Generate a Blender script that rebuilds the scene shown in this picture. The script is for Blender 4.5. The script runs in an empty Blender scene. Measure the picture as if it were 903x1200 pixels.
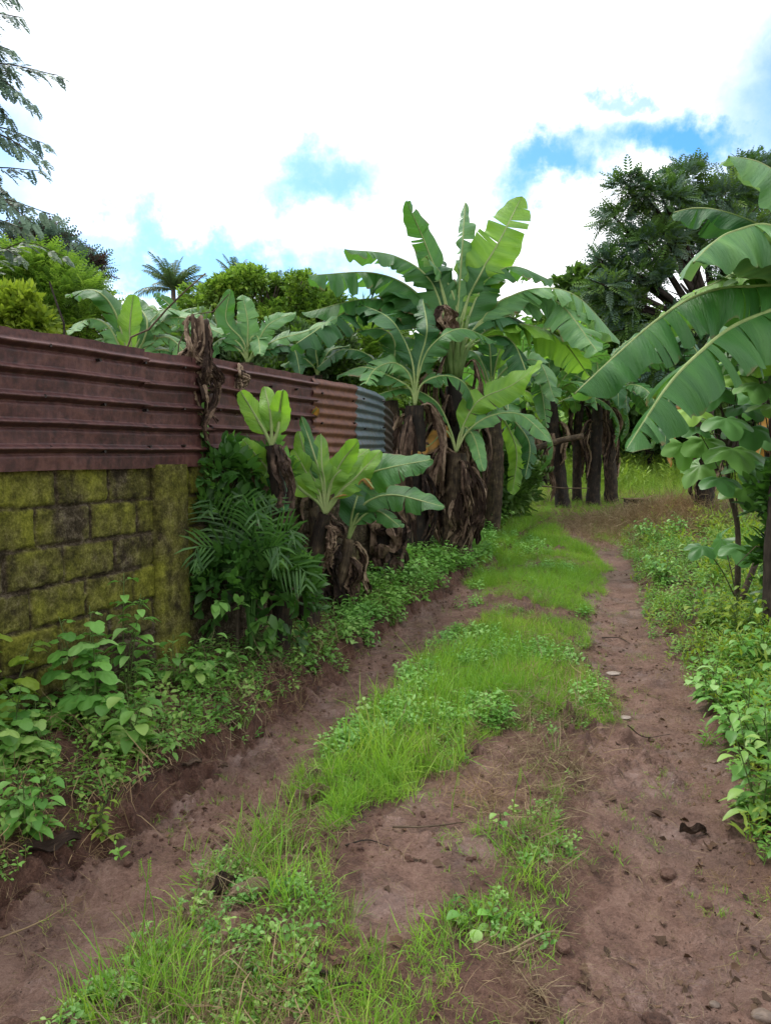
import bpy, math, random
import numpy as np
from mathutils import Vector

# ------------------------------------------------------------------ camera
sc = bpy.context.scene
col = sc.collection
R = math.radians
CAMZ = 1.5
PITCH = R(4.3)
F = 867.0          # focal length in pixels of the 903 x 1200 photograph
cd = bpy.data.cameras.new('camera')
cam = bpy.data.objects.new('camera', cd)
col.objects.link(cam)
cam.location = (0, 0, CAMZ)
cam.rotation_euler = (R(90) - PITCH, 0, 0)
cd.sensor_fit = 'VERTICAL'; cd.sensor_height = 36.0; cd.lens = 26.0
cd.clip_start = 0.05; cd.clip_end = 2000
sc.camera = cam

# ------------------------------------------------------------------ world: sky with broken cloud
SUN_EL, SUN_AZ = R(60), R(-50)        # azimuth from +Y, negative = to the left
w = bpy.data.worlds.new('World'); sc.world = w; w.use_nodes = True
nt = w.node_tree; nt.nodes.clear()
def N(t, tree, **kw):
    n = tree.nodes.new(t)
    for k, v in kw.items(): setattr(n, k, v)
    return n
def dirvec(px, py):
    v = np.array([px-451.5, F*math.cos(PITCH)+(600-py)*math.sin(PITCH), -F*math.sin(PITCH)+(600-py)*math.cos(PITCH)])
    return v/np.linalg.norm(v)
out = N('ShaderNodeOutputWorld', nt); bg = N('ShaderNodeBackground', nt)
bg.inputs['Strength'].default_value = 0.14
sky = N('ShaderNodeTexSky', nt, sky_type='NISHITA'); sky.sun_disc = False
sky.sun_elevation = SUN_EL; sky.sun_rotation = SUN_AZ; sky.air_density = 1.0; sky.dust_density = 0.6
tc = N('ShaderNodeTexCoord', nt)
wn = N('ShaderNodeTexNoise', nt); wn.inputs['Scale'].default_value = 5.0; wn.inputs['Detail'].default_value = 7; wn.inputs['Roughness'].default_value = 0.62
nt.links.new(tc.outputs['Generated'], wn.inputs['Vector'])
wsub = N('ShaderNodeVectorMath', nt, operation='SUBTRACT'); wsub.inputs[1].default_value = (.5, .5, .5)
nt.links.new(wn.outputs['Color'], wsub.inputs[0])
wsc = N('ShaderNodeVectorMath', nt, operation='SCALE'); wsc.inputs['Scale'].default_value = 0.34
nt.links.new(wsub.outputs[0], wsc.inputs[0])
wadd = N('ShaderNodeVectorMath', nt, operation='ADD')
nt.links.new(tc.outputs['Generated'], wadd.inputs[0]); nt.links.new(wsc.outputs[0], wadd.inputs[1])
# openings of blue between the clouds (direction, angular size, horizontal stretch, strength)
holes = [(372, 203, .06, 2.2, .85), (665, 226, .045, 2.3, .95), (800, 195, .055, 2.3, 1.0), (728, 138, .024, 1.5, .7),
         (250, 318, .055, 5.0, .85), (330, 340, .045, 5.0, .85), (95, 290, .045, 2.5, .7), (30, 128, .022, 1.6, .4), (420, 300, .03, 3, .25), (1100, 120, .16, 2, .9), (-300, 200, .2, 2, .9), (1050, 350, .1, 2.5, .6)]
acc = None
for (hx, hy, hr, st, am) in holes:
    d = dirvec(hx, hy)
    s = N('ShaderNodeVectorMath', nt, operation='SUBTRACT'); s.inputs[1].default_value = tuple(d)
    nt.links.new(wadd.outputs[0], s.inputs[0])
    m = N('ShaderNodeVectorMath', nt, operation='MULTIPLY'); m.inputs[1].default_value = (1/(hr*st), 1/(hr*st), 1/hr)
    nt.links.new(s.outputs[0], m.inputs[0])
    l = N('ShaderNodeVectorMath', nt, operation='LENGTH'); nt.links.new(m.outputs[0], l.inputs[0])
    r = N('ShaderNodeMapRange', nt, interpolation_type='SMOOTHSTEP')
    r.inputs['From Min'].default_value = 0.25; r.inputs['From Max'].default_value = 1.15
    r.inputs['To Min'].default_value = am; r.inputs['To Max'].default_value = 0
    nt.links.new(l.outputs['Value'], r.inputs['Value'])
    if acc is None: acc = r.outputs[0]
    else:
        mx = N('ShaderNodeMath', nt, operation='MAXIMUM'); nt.links.new(acc, mx.inputs[0]); nt.links.new(r.outputs[0], mx.inputs[1]); acc = mx.outputs[0]
# soft modelling inside the cloud deck
cn = N('ShaderNodeTexNoise', nt); cn.inputs['Scale'].default_value = 3.0; cn.inputs['Detail'].default_value = 8; cn.inputs['Roughness'].default_value = .58
nt.links.new(tc.outputs['Generated'], cn.inputs['Vector'])
cr = N('ShaderNodeValToRGB', nt)
cr.color_ramp.elements[0].position = .3; cr.color_ramp.elements[0].color = (4.6, 5.1, 5.7, 1)
cr.color_ramp.elements[1].position = .56; cr.color_ramp.elements[1].color = (8.6, 8.7, 8.8, 1)
nt.links.new(cn.outputs['Fac'], cr.inputs[0])
blu = N('ShaderNodeMix', nt, data_type='RGBA', blend_type='MULTIPLY'); blu.inputs[0].default_value = 1
nt.links.new(sky.outputs[0], blu.inputs[6]); blu.inputs[7].default_value = (.42, .88, 1.2, 1)
mixs = N('ShaderNodeMix', nt, data_type='RGBA')
nt.links.new(acc, mixs.inputs[0]); nt.links.new(cr.outputs[0], mixs.inputs[6]); nt.links.new(blu.outputs[2], mixs.inputs[7])
nt.links.new(mixs.outputs[2], bg.inputs['Color']); nt.links.new(bg.outputs[0], out.inputs[0])

sl = bpy.data.lights.new('sun', 'SUN'); sl.energy = 1.7; sl.angle = R(14); sl.color = (1, .96, .88)
so = bpy.data.objects.new('sun', sl); col.objects.link(so)
sd = Vector((math.sin(SUN_AZ)*math.cos(SUN_EL), math.cos(SUN_AZ)*math.cos(SUN_EL), math.sin(SUN_EL)))
so.rotation_euler = sd.to_track_quat('Z', 'Y').to_euler()
so.location = (0, 0, 30)
vs = sc.view_settings
vs.view_transform = 'Standard'; vs.look = 'None'; vs.gamma = 1; vs.use_curve_mapping = False; vs.exposure = 0.7
try:
    sc.cycles.max_bounces = 6; sc.cycles.transparent_max_bounces = 4; sc.cycles.diffuse_bounces = 3; sc.cycles.transmission_bounces = 4
except Exception: pass

# ------------------------------------------------------------------ maths helpers
rng = np.random.default_rng(11)
def at(px, py, Y):
    """world point seen at photograph pixel (px,py) at distance Y in front of the camera"""
    d = dirvec(px, py); return np.array([0, 0, CAMZ]) + d*(Y/d[1])
def proj(P):
    P = np.asarray(P, float); q = P - np.array([0, 0, CAMZ])
    c, s = math.cos(PITCH), math.sin(PITCH)
    dep = q[..., 1]*c - q[..., 2]*s; up = q[..., 1]*s + q[..., 2]*c
    dep = np.where(dep > .05, dep, .05)
    return 451.5 + F*q[..., 0]/dep, 600 - F*up/dep
def base_h(y):
    y = np.asarray(y, float)
    t = np.clip((y-4.5)/3, 0, 1); ramp = t*t*1.5*.05
    r = np.where(y > 7.5, .075+(y-7.5)*.05, ramp)
    return np.where(y > 22, .8 + (y-22)*0.004, r)
def gp(px, py):
    d = dirvec(px, py); Y = 3.0
    for _ in range(60):
        Y2 = (CAMZ-float(base_h(Y)))/max(1e-4, -d[2]/d[1]); Y = .5*Y+.5*min(Y2, 60)
    return np.array([d[0]/d[1]*Y, Y])
def hash2(ix, iy, seed):
    h = (ix.astype(np.int64)*374761393 + iy.astype(np.int64)*668265263 + seed*1442695041) & 0xffffffff
    h = ((h ^ (h >> 13))*1274126177) & 0xffffffff
    return ((h ^ (h >> 16)) & 0xffffff)/float(0xffffff)
def vnoise(x, y, seed=0):
    x = np.asarray(x, float); y = np.asarray(y, float)
    ix = np.floor(x); iy = np.floor(y); fx = x-ix; fy = y-iy
    fx = fx*fx*fx*(fx*(fx*6-15)+10); fy = fy*fy*fy*(fy*(fy*6-15)+10)
    a = hash2(ix, iy, seed); b = hash2(ix+1, iy, seed); c = hash2(ix, iy+1, seed); d = hash2(ix+1, iy+1, seed)
    return (a*(1-fx)+b*fx)*(1-fy)+(c*(1-fx)+d*fx)*fy
def fbm(x, y, seed=0, oct=4, rough=.5):
    s = 0; a = 1; t = 0
    for o in range(oct):
        s = s + a*vnoise(x*2**o+o*17.3, y*2**o-o*9.1, seed+o); t += a; a *= rough
    return s/t
def polydist(x, y, pl):
    """distance to polyline and signed side (left positive), arc parameter"""
    best = np.full(x.shape, 1e9); side = np.zeros(x.shape)
    for (a, b) in zip(pl[:-1], pl[1:]):
        dx, dy = b-a; L2 = dx*dx+dy*dy
        t = np.clip(((x-a[0])*dx+(y-a[1])*dy)/L2, 0, 1)
        d = np.hypot(x-a[0]-t*dx, y-a[1]-t*dy)
        s = np.sign(dx*(y-a[1])-dy*(x-a[0]))
        m = d < best; best = np.where(m, d, best); side = np.where(m, s, side)
    return best, side
def inpoly(px, py, poly):
    c = np.zeros(np.shape(px), bool); n = len(poly)
    for i in range(n):
        x1, y1 = poly[i]; x2, y2 = poly[(i+1) % n]
        if y1 == y2: continue
        k = ((y1 > py) != (y2 > py)) & (px < (x2-x1)*(py-y1)/(y2-y1)+x1)
        c ^= k
    return c
def sst(a, b, x):
    t = np.clip((x-a)/(b-a), 0, 1); return t*t*(3-2*t)

# ------------------------------------------------------------------ mesh builder
class MB:
    def __init__(s): s.v = []; s.q = []; s.t = []; s.uv = []; s.a = []; s.n = 0
    def add(s, v, q=None, t=None, uv=None, a=0.5):
        v = np.asarray(v, float).reshape(-1, 3); k = len(v)
        s.v.append(v)
        if q is not None and len(q): s.q.append(np.asarray(q, int).reshape(-1, 4)+s.n)
        if t is not None and len(t): s.t.append(np.asarray(t, int).reshape(-1, 3)+s.n)
        s.uv.append(np.zeros((k, 2)) if uv is None else np.asarray(uv, float).reshape(-1, 2))
        s.a.append(np.full(k, a) if np.isscalar(a) else np.asarray(a, float).reshape(-1))
        s.n += k
    def inst(s, T, pos, M, var=None):
        """many copies of template T=(v,q,t,uv) at pos (n,3) with matrices M (n,3,3)"""
        tv, tq, tt, tuv = T; n = len(pos); k = len(tv)
        if n == 0: return
        V = np.einsum('nij,kj->nki', M, tv) + pos[:, None, :]
        off = (np.arange(n)*k)[:, None, None]
        q = (np.asarray(tq, int).reshape(1, -1, 4)+off).reshape(-1, 4) if len(tq) else None
        t = (np.asarray(tt, int).reshape(1, -1, 3)+off).reshape(-1, 3) if len(tt) else None
        if var is None: var = rng.random(n)
        s.add(V, q, t, np.tile(tuv, (n, 1)), np.repeat(var, k))
    def template(s):
        return (np.concatenate(s.v), np.concatenate(s.q) if s.q else np.zeros((0, 4), int), np.concatenate(s.t) if s.t else np.zeros((0, 3), int), np.concatenate(s.uv))
    def build(s, name, mat, parent=None, smooth=True, label=None):
        v = np.concatenate(s.v); q = np.concatenate(s.q) if s.q else np.zeros((0, 4), int); t = np.concatenate(s.t) if s.t else np.zeros((0, 3), int)
        if parent is not None: v = v - np.array(parent.location)
        me = bpy.data.meshes.new(name)
        me.vertices.add(len(v)); me.vertices.foreach_set('co', v.astype(np.float32).ravel())
        li = np.concatenate([q.ravel(), t.ravel()]).astype(np.int32)
        me.loops.add(len(li)); me.loops.foreach_set('vertex_index', li)
        nq, ntr = len(q), len(t)
        me.polygons.add(nq+ntr)
        st = np.concatenate([np.arange(nq)*4, nq*4+np.arange(ntr)*3]).astype(np.int32)
        me.polygons.foreach_set('loop_start', st)
        try: me.polygons.foreach_set('loop_total', np.concatenate([np.full(nq, 4), np.full(ntr, 3)]).astype(np.int32))
        except Exception: pass
        me.polygons.foreach_set('use_smooth', np.full(nq+ntr, smooth, bool))
        uv = np.concatenate(s.uv)[li]
        ul = me.uv_layers.new(name='UVMap'); ul.data.foreach_set('uv', uv.astype(np.float32).ravel())
        at_ = me.attributes.new('var', 'FLOAT', 'POINT'); at_.data.foreach_set('value', np.concatenate(s.a).astype(np.float32))
        me.update(calc_edges=True); me.validate(verbose=False)
        me.materials.append(mat)
        o = bpy.data.objects.new(name, me); col.objects.link(o)
        if parent is not None: o.parent = parent
        if label: o['label'] = label
        return o
def thing(name, label, cat, loc, group=None):
    o = bpy.data.objects.new(name, None); col.objects.link(o)
    o.location = tuple(float(c) for c in loc); o.empty_display_size = .1
    o['label'] = label; o['category'] = cat
    if group: o['group'] = group
    bpy.context.view_layer.update()
    return o
def tag(o, label=None, cat=None, group=None, kind=None):
    if label: o['label'] = label
    if cat: o['category'] = cat
    if group: o['group'] = group
    if kind: o['kind'] = kind
    return o
def unit(v):
    v = np.asarray(v, float); return v/np.maximum(np.linalg.norm(v, axis=-1, keepdims=True), 1e-9)
def catmull(P, n):
    P = np.asarray(P, float)
    if len(P) == 2: P = np.array([P[0], P[0]*.5+P[1]*.5, P[1]])
    Q = np.vstack([2*P[0]-P[1], P, 2*P[-1]-P[-2]])
    seg = np.linalg.norm(np.diff(P, axis=0), axis=1); cum = np.concatenate([[0], np.cumsum(seg)])/seg.sum()
    ts = np.linspace(0, 1, n); outp = []
    for t in ts:
        i = min(len(P)-2, max(0, int(np.searchsorted(cum, t, 'right'))-1))
        u = (t-cum[i])/max(1e-9, cum[i+1]-cum[i])
        a, b, c, d = Q[i:i+4]
        outp.append(.5*((2*b)+(-a+c)*u+(2*a-5*b+4*c-d)*u*u+(-a+3*b-3*c+d)*u**3))
    return np.array(outp)
def tube(mb, pts, rad, sides=8, a=.5, cap=True, jit=0, seed=0):
    pts = np.asarray(pts, float); n = len(pts); rad = np.broadcast_to(np.asarray(rad, float), (n,))
    T = unit(np.gradient(pts, axis=0)); ref = np.array([0.3, .1, 1.0]) if abs(T[0][2]) < .8 else np.array([1.0, .2, 0])
    A = unit(np.cross(T, ref)); B = np.cross(T, A)
    th = np.linspace(0, 2*np.pi, sides, endpoint=False)
    r = rad[:, None]*np.ones((n, sides))
    if jit:
        rr = np.random.default_rng(seed); r = r*(1+jit*(rr.random((n, sides))-.5)+jit*(rr.random((1, sides))-.5))
    V = pts[:, None]+r[..., None]*(np.cos(th)[None, :, None]*A[:, None]+np.sin(th)[None, :, None]*B[:, None])
    i = np.arange(n-1)[:, None]; j = np.arange(sides)[None]; j2 = (j+1) % sides
    q = np.stack([i*sides+j, i*sides+j2, (i+1)*sides+j2, (i+1)*sides+j], -1).reshape(-1, 4)
    L = np.concatenate([[0], np.cumsum(np.linalg.norm(np.diff(pts, axis=0), axis=1))])
    uv = np.stack([np.repeat(L, sides), np.tile(th/6.283, n)], -1)
    V = V.reshape(-1, 3); t = []
    if cap:
        V = np.vstack([V, pts[0], pts[-1]]); uv = np.vstack([uv, [0, 0], [L[-1], 0]])
        c0, c1 = n*sides, n*sides+1
        for k in range(sides):
            t.append((c0, (k+1) % sides, k)); t.append((c1, (n-1)*sides+k, (n-1)*sides+(k+1) % sides))
    mb.add(V, q, t, uv, a)
def rotm(n, scale, tilt=.25, seedr=None):
    r = seedr or rng
    a = r.random(n)*2*np.pi; ta = r.normal(0, tilt, n); tb = r.normal(0, tilt, n)
    c, s = np.cos(a), np.sin(a); z = np.zeros(n); o = np.ones(n)
    Rz = np.stack([np.stack([c, -s, z], -1), np.stack([s, c, z], -1), np.stack([z, z, o], -1)], 1)
    ca, sa, cb, sb = np.cos(ta), np.sin(ta), np.cos(tb), np.sin(tb)
    Rx = np.stack([np.stack([o, z, z], -1), np.stack([z, ca, -sa], -1), np.stack([z, sa, ca], -1)], 1)
    Ry = np.stack([np.stack([cb, z, sb], -1), np.stack([z, o, z], -1), np.stack([-sb, z, cb], -1)], 1)
    return np.einsum('nij,njk,nkl->nil', Rx, Ry, Rz)*np.asarray(scale).reshape(-1, 1, 1)
def lookm(D, upv, scale, roll=0, r=None):
    """matrices whose local +Y points along D (n,3), local Z near upv"""
    D = unit(D); n = len(D); U = np.broadcast_to(np.asarray(upv, float), D.shape)
    X = unit(np.cross(D, U)+1e-6); Z = np.cross(X, D)
    if roll:
        a = (r or rng).normal(0, roll, n)[:, None]; X, Z = X*np.cos(a)+Z*np.sin(a), Z*np.cos(a)-X*np.sin(a)
    return np.stack([X, D, Z], -1)*np.asarray(scale).reshape(-1, 1, 1)

# ------------------------------------------------------------------ materials
def newmat(name):
    m = bpy.data.materials.new(name); m.use_nodes = True; t = m.node_tree; t.nodes.clear()
    o = N('ShaderNodeOutputMaterial', t); p = N('ShaderNodeBsdfPrincipled', t)
    t.links.new(p.outputs[0], o.inputs[0]); return m, t, p, o
def ramp(t, fac, stops):
    r = N('ShaderNodeValToRGB', t); e = r.color_ramp.elements
    while len(e) < len(stops): e.new(.5)
    for i, (p, c) in enumerate(stops): e[i].position = p; e[i].color = (*c, 1)
    t.links.new(fac, r.inputs[0]); return r.outputs[0]
def noise(t, scale, detail=4, rough=.5, coord='Object', vec=None, dist=0):
    n = N('ShaderNodeTexNoise', t); n.inputs['Scale'].default_value = scale; n.inputs['Detail'].default_value = detail
    n.inputs['Roughness'].default_value = rough; n.inputs['Distortion'].default_value = dist
    if vec is None:
        c = N('ShaderNodeTexCoord', t); vec = c.outputs[coord]
    t.links.new(vec, n.inputs['Vector']); return n.outputs['Fac']
def math_(t, op, a, b=None, clamp=False):
    m = N('ShaderNodeMath', t, operation=op); m.use_clamp = clamp
    for i, x in enumerate((a, b)):
        if x is None: continue
        if isinstance(x, (int, float)): m.inputs[i].default_value = x
        else: t.links.new(x, m.inputs[i])
    return m.outputs[0]
def mixc(t, fac, a, b, mode='MIX'):
    m = N('ShaderNodeMix', t, data_type='RGBA', blend_type=mode)
    for i, x in ((0, fac), (6, a), (7, b)):
        if isinstance(x, (int, float)): m.inputs[i].default_value = x
        elif isinstance(x, tuple): m.inputs[i].default_value = (*x, 1)
        else: t.links.new(x, m.inputs[i])
    return m.outputs[2]
def bump(t, p, h, strength, dist):
    b = N('ShaderNodeBump', t); b.inputs['Strength'].default_value = strength; b.inputs['Distance'].default_value = dist
    t.links.new(h, b.inputs['Height']); t.links.new(b.outputs[0], p.inputs['Normal']); return b
def leafmat(name, stops, trans=(.2, .35, .04), tf=.35, rough=.5, spec=.35, patch=None):
    m, t, p, o = newmat(name)
    a = N('ShaderNodeAttribute', t); a.attribute_name = 'var'
    c = ramp(t, a.outputs['Fac'], stops)
    n = noise(t, 1.3, 3)
    c = mixc(t, math_(t, 'MULTIPLY', n, .55), c, mixc(t, 1.0, c, (.55, .62, .5), 'MULTIPLY'))
    n2 = math_(t, 'MULTIPLY', math_(t, 'SUBTRACT', noise(t, .9, 3), .45), 3.0, clamp=True)
    c = mixc(t, math_(t, 'MULTIPLY', n2, .6), c, mixc(t, 1.0, c, (1.55, 1.12, .8), 'MULTIPLY'))
    t.links.new(c, p.inputs['Base Color'])
    p.inputs['Roughness'].default_value = rough; p.inputs['Specular IOR Level'].default_value = spec
    tr = N('ShaderNodeBsdfTranslucent', t)
    t.links.new(mixc(t, .6, c, trans), tr.inputs['Color'])
    ms = N('ShaderNodeMixShader', t); ms.inputs[0].default_value = tf
    t.links.new(p.outputs[0], ms.inputs[1]); t.links.new(tr.outputs[0], ms.inputs[2]); t.links.new(ms.outputs[0], o.inputs[0])
    return m
def bananamat(name, top, under, trans, tf=.35, rough=.42, brown=.15):
    m, t, p, o = newmat(name)
    uvn = N('ShaderNodeUVMap', t); sep = N('ShaderNodeSeparateXYZ', t); t.links.new(uvn.outputs[0], sep.inputs[0])
    a = N('ShaderNodeAttribute', t); a.attribute_name = 'var'
    absv = math_(t, 'ABSOLUTE', sep.outputs[1])
    # parallel side veins, running out from the midrib and slightly towards the tip
    u = math_(t, 'SUBTRACT', sep.outputs[0], math_(t, 'MULTIPLY', absv, .05))
    cv = N('ShaderNodeCombineXYZ', t); t.links.new(math_(t, 'MULTIPLY', u, 1.0), cv.inputs[0]); t.links.new(math_(t, 'MULTIPLY', sep.outputs[1], .03), cv.inputs[1]); t.links.new(a.outputs['Fac'], cv.inputs[2])
    vein = noise(t, 70, 3, .7, vec=cv.outputs[0])
    band = noise(t, 11, 2, .5, vec=cv.outputs[0])
    g = N('ShaderNodeNewGeometry', t)
    c = mixc(t, g.outputs['Backfacing'], top, under)
    c = mixc(t, math_(t, 'MULTIPLY', math_(t, 'SUBTRACT', 1.0, vein), .5), c, mixc(t, 1.0, c, (.45, .55, .45), 'MULTIPLY'))
    c = mixc(t, math_(t, 'MULTIPLY', math_(t, 'SUBTRACT', band, .35), 2.2, clamp=True), c, mixc(t, 1.0, c, (1.9, 1.55, 1.2), 'MULTIPLY'))  # paler bands paint the light and dark of the pleats into the colour
    # dry margin and spots
    en = noise(t, 5.0, 4, .65)
    edge = math_(t, 'ADD', math_(t, 'MULTIPLY', math_(t, 'SUBTRACT', absv, .72), 1.1), math_(t, 'SUBTRACT', en, 1.0-brown))
    ef = math_(t, 'MULTIPLY', edge, 6.0, clamp=True)
    c = mixc(t, ef, c, mixc(t, noise(t, 20, 2), (.32, .2, .07), (.09, .05, .025)))
    c = mixc(t, math_(t, 'MULTIPLY', math_(t, 'SUBTRACT', .045, absv), 60, clamp=True), c, (.3, .38, .16))
    t.links.new(c, p.inputs['Base Color']); p.inputs['Roughness'].default_value = rough; p.inputs['Specular IOR Level'].default_value = .45
    bump(t, p, math_(t, 'ADD', vein, math_(t, 'MULTIPLY', band, 1.6)), .7, .016)
    tr = N('ShaderNodeBsdfTranslucent', t)
    t.links.new(mixc(t, .5, c, trans), tr.inputs['Color'])
    ms = N('ShaderNodeMixShader', t); ms.inputs[0].default_value = tf
    t.links.new(p.outputs[0], ms.inputs[1]); t.links.new(tr.outputs[0], ms.inputs[2]); t.links.new(ms.outputs[0], o.inputs[0])
    return m
def fibermat(name, c1, c2, c3, rough=.8, scale=1.0, tf=0):
    """dry fibrous stuff: bark, dead leaves, stems"""
    m, t, p, o = newmat(name)
    cm = N('ShaderNodeUVMap', t)
    mp = N('ShaderNodeMapping', t); mp.inputs['Scale'].default_value = (2.0*scale, 14*scale, 1); t.links.new(cm.outputs[0], mp.inputs[0])
    f = noise(t, 2.2, 6, .65, vec=mp.outputs[0])
    g = noise(t, 6*scale, 5, .6)
    h = math_(t, 'ADD', math_(t, 'MULTIPLY', f, .5), math_(t, 'MULTIPLY', g, .5))
    a = N('ShaderNodeAttribute', t); a.attribute_name = 'var'
    h = math_(t, 'ADD', h, math_(t, 'MULTIPLY', math_(t, 'SUBTRACT', a.outputs['Fac'], .5), .42))
    c = ramp(t, h, [(.36, c1), (.5, c2), (.63, c3)])
    t.links.new(c, p.inputs['Base Color']); p.inputs['Roughness'].default_value = rough; p.inputs['Specular IOR Level'].default_value = .25
    bump(t, p, h, .8, .02)
    if tf:
        tr = N('ShaderNodeBsdfTranslucent', t); t.links.new(c, tr.inputs['Color'])
        ms = N('ShaderNodeMixShader', t); ms.inputs[0].default_value = tf
        t.links.new(p.outputs[0], ms.inputs[1]); t.links.new(tr.outputs[0], ms.inputs[2]); t.links.new(ms.outputs[0], o.inputs[0])
    return m

M = {}
M['ban'] = bananamat('banana_leaf', (.042, .15, .036), (.11, .27, .07), (.16, .42, .03), .32, brown=.23)
M['ban_dark'] = bananamat('banana_leaf_dark', (.028, .11, .036), (.08, .2, .07), (.08, .28, .02), .25, brown=.16)
M['ban_lime'] = bananamat('banana_leaf_young', (.17, .36, .05), (.2, .4, .07), (.34, .68, .03), .42, rough=.4, brown=.06)
M['ban_pale'] = bananamat('banana_leaf_pale', (.1, .25, .085), (.22, .36, .17), (.18, .42, .06), .28, rough=.42, brown=.2)
M['ban_yel'] = bananamat('banana_leaf_yellow', (.42, .24, .06), (.45, .3, .08), (.6, .3, .03), .35, brown=.55)
M['rib'] = fibermat('banana_midrib', (.16, .24, .07), (.26, .34, .12), (.34, .38, .17), .5)
M['petiole'] = fibermat('banana_petiole', (.07, .12, .035), (.13, .21, .06), (.2, .26, .1), .5)
M['pstem'] = fibermat('banana_stem', (.014, .01, .008), (.06, .04, .025), (.17, .125, .075), .7, 1.5)
M['pstem_green'] = fibermat('banana_stem_green', (.05, .05, .02), (.12, .14, .05), (.22, .22, .1), .6)
M['dead'] = fibermat('dead_leaf', (.035, .02, .014), (.15, .095, .065), (.36, .26, .18), .8, 1.6, .15)
M['dead_dark'] = fibermat('dead_leaf_dark', (.015, .009, .007), (.065, .04, .028), (.2, .135, .095), .8, 1.6, .1)
M['bark'] = fibermat('bark', (.03, .022, .016), (.075, .055, .04), (.14, .11, .085), .85)
M['bark_dark'] = fibermat('bark_dark', (.012, .009, .007), (.03, .022, .017), (.06, .045, .035), .85)
M['twig'] = fibermat('twig', (.05, .032, .022), (.11, .075, .05), (.2, .15, .1), .8)
M['stem'] = fibermat('herb_stem', (.05, .08, .02), (.1, .16, .04), (.16, .2, .07), .6)
M['grass'] = leafmat('grass_blade', [(0, (.08, .2, .025)), (.35, (.15, .33, .035)), (.65, (.23, .44, .045)), (1, (.38, .46, .1))], (.35, .6, .04), .4, .5)
M['tallgrass'] = leafmat('tall_grass_blade', [(0, (.12, .24, .03)), (1, (.34, .5, .09))], (.4, .6, .05), .4)
M['herb'] = leafmat('herb_leaf', [(0, (.07, .19, .035)), (.5, (.16, .34, .07)), (1, (.32, .48, .13))], (.25, .55, .04), .35, .45)
M['herb_mint'] = leafmat('herb_leaf_mint', [(0, (.09, .24, .045)), (.6, (.19, .42, .08)), (1, (.32, .52, .18))], (.25, .55, .05), .32, .5)
M['herb_yel'] = leafmat('herb_leaf_yellowish', [(0, (.1, .2, .02)), (1, (.3, .4, .05))], (.4, .55, .03), .4, .5)
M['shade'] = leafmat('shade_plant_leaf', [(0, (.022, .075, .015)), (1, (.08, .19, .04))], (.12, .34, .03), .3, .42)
M['straw'] = leafmat('dry_straw', [(0, (.12, .08, .05)), (1, (.42, .33, .21))], (.3, .22, .1), .2, .8, .1)
M['litter'] = leafmat('litter', [(0, (.025, .016, .012)), (1, (.15, .09, .06))], (.1, .05, .02), .1, .75, .15)
M['t_dark'] = leafmat('tree_leaf_dark', [(0, (.045, .11, .03)), (.7, (.12, .23, .05)), (1, (.2, .32, .07))], (.1, .22, .03), .25, .5)
M['t_blue'] = leafmat('tree_leaf_bluish', [(0, (.06, .115, .1)), (1, (.17, .26, .19))], (.17, .3, .18), .25, .5)
M['t_mid'] = leafmat('tree_leaf_mid', [(0, (.05, .12, .022)), (.7, (.12, .23, .035)), (1, (.22, .35, .05))], (.2, .4, .04), .3, .5)
M['t_light'] = leafmat('tree_leaf_light', [(0, (.09, .2, .025)), (.6, (.21, .36, .05)), (1, (.34, .48, .09))], (.35, .6, .05), .35, .5)
M['t_red'] = leafmat('tree_leaf_reddish', [(0, (.05, .03, .035)), (1, (.1, .08, .06))], (.1, .05, .04), .2, .5)
M['t_grey'] = leafmat('vine_leaf_grey', [(0, (.07, .13, .06)), (1, (.2, .28, .16))], (.15, .3, .08), .25, .4)
M['palm'] = leafmat('palm_leaf', [(0, (.05, .1, .05)), (1, (.13, .2, .09))], (.15, .3, .05), .25, .45)

M['spray'] = leafmat('spray_leaf', [(0, (.09, .15, .13)), (1, (.2, .3, .2))], (.2, .35, .2), .3, .5)

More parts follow.
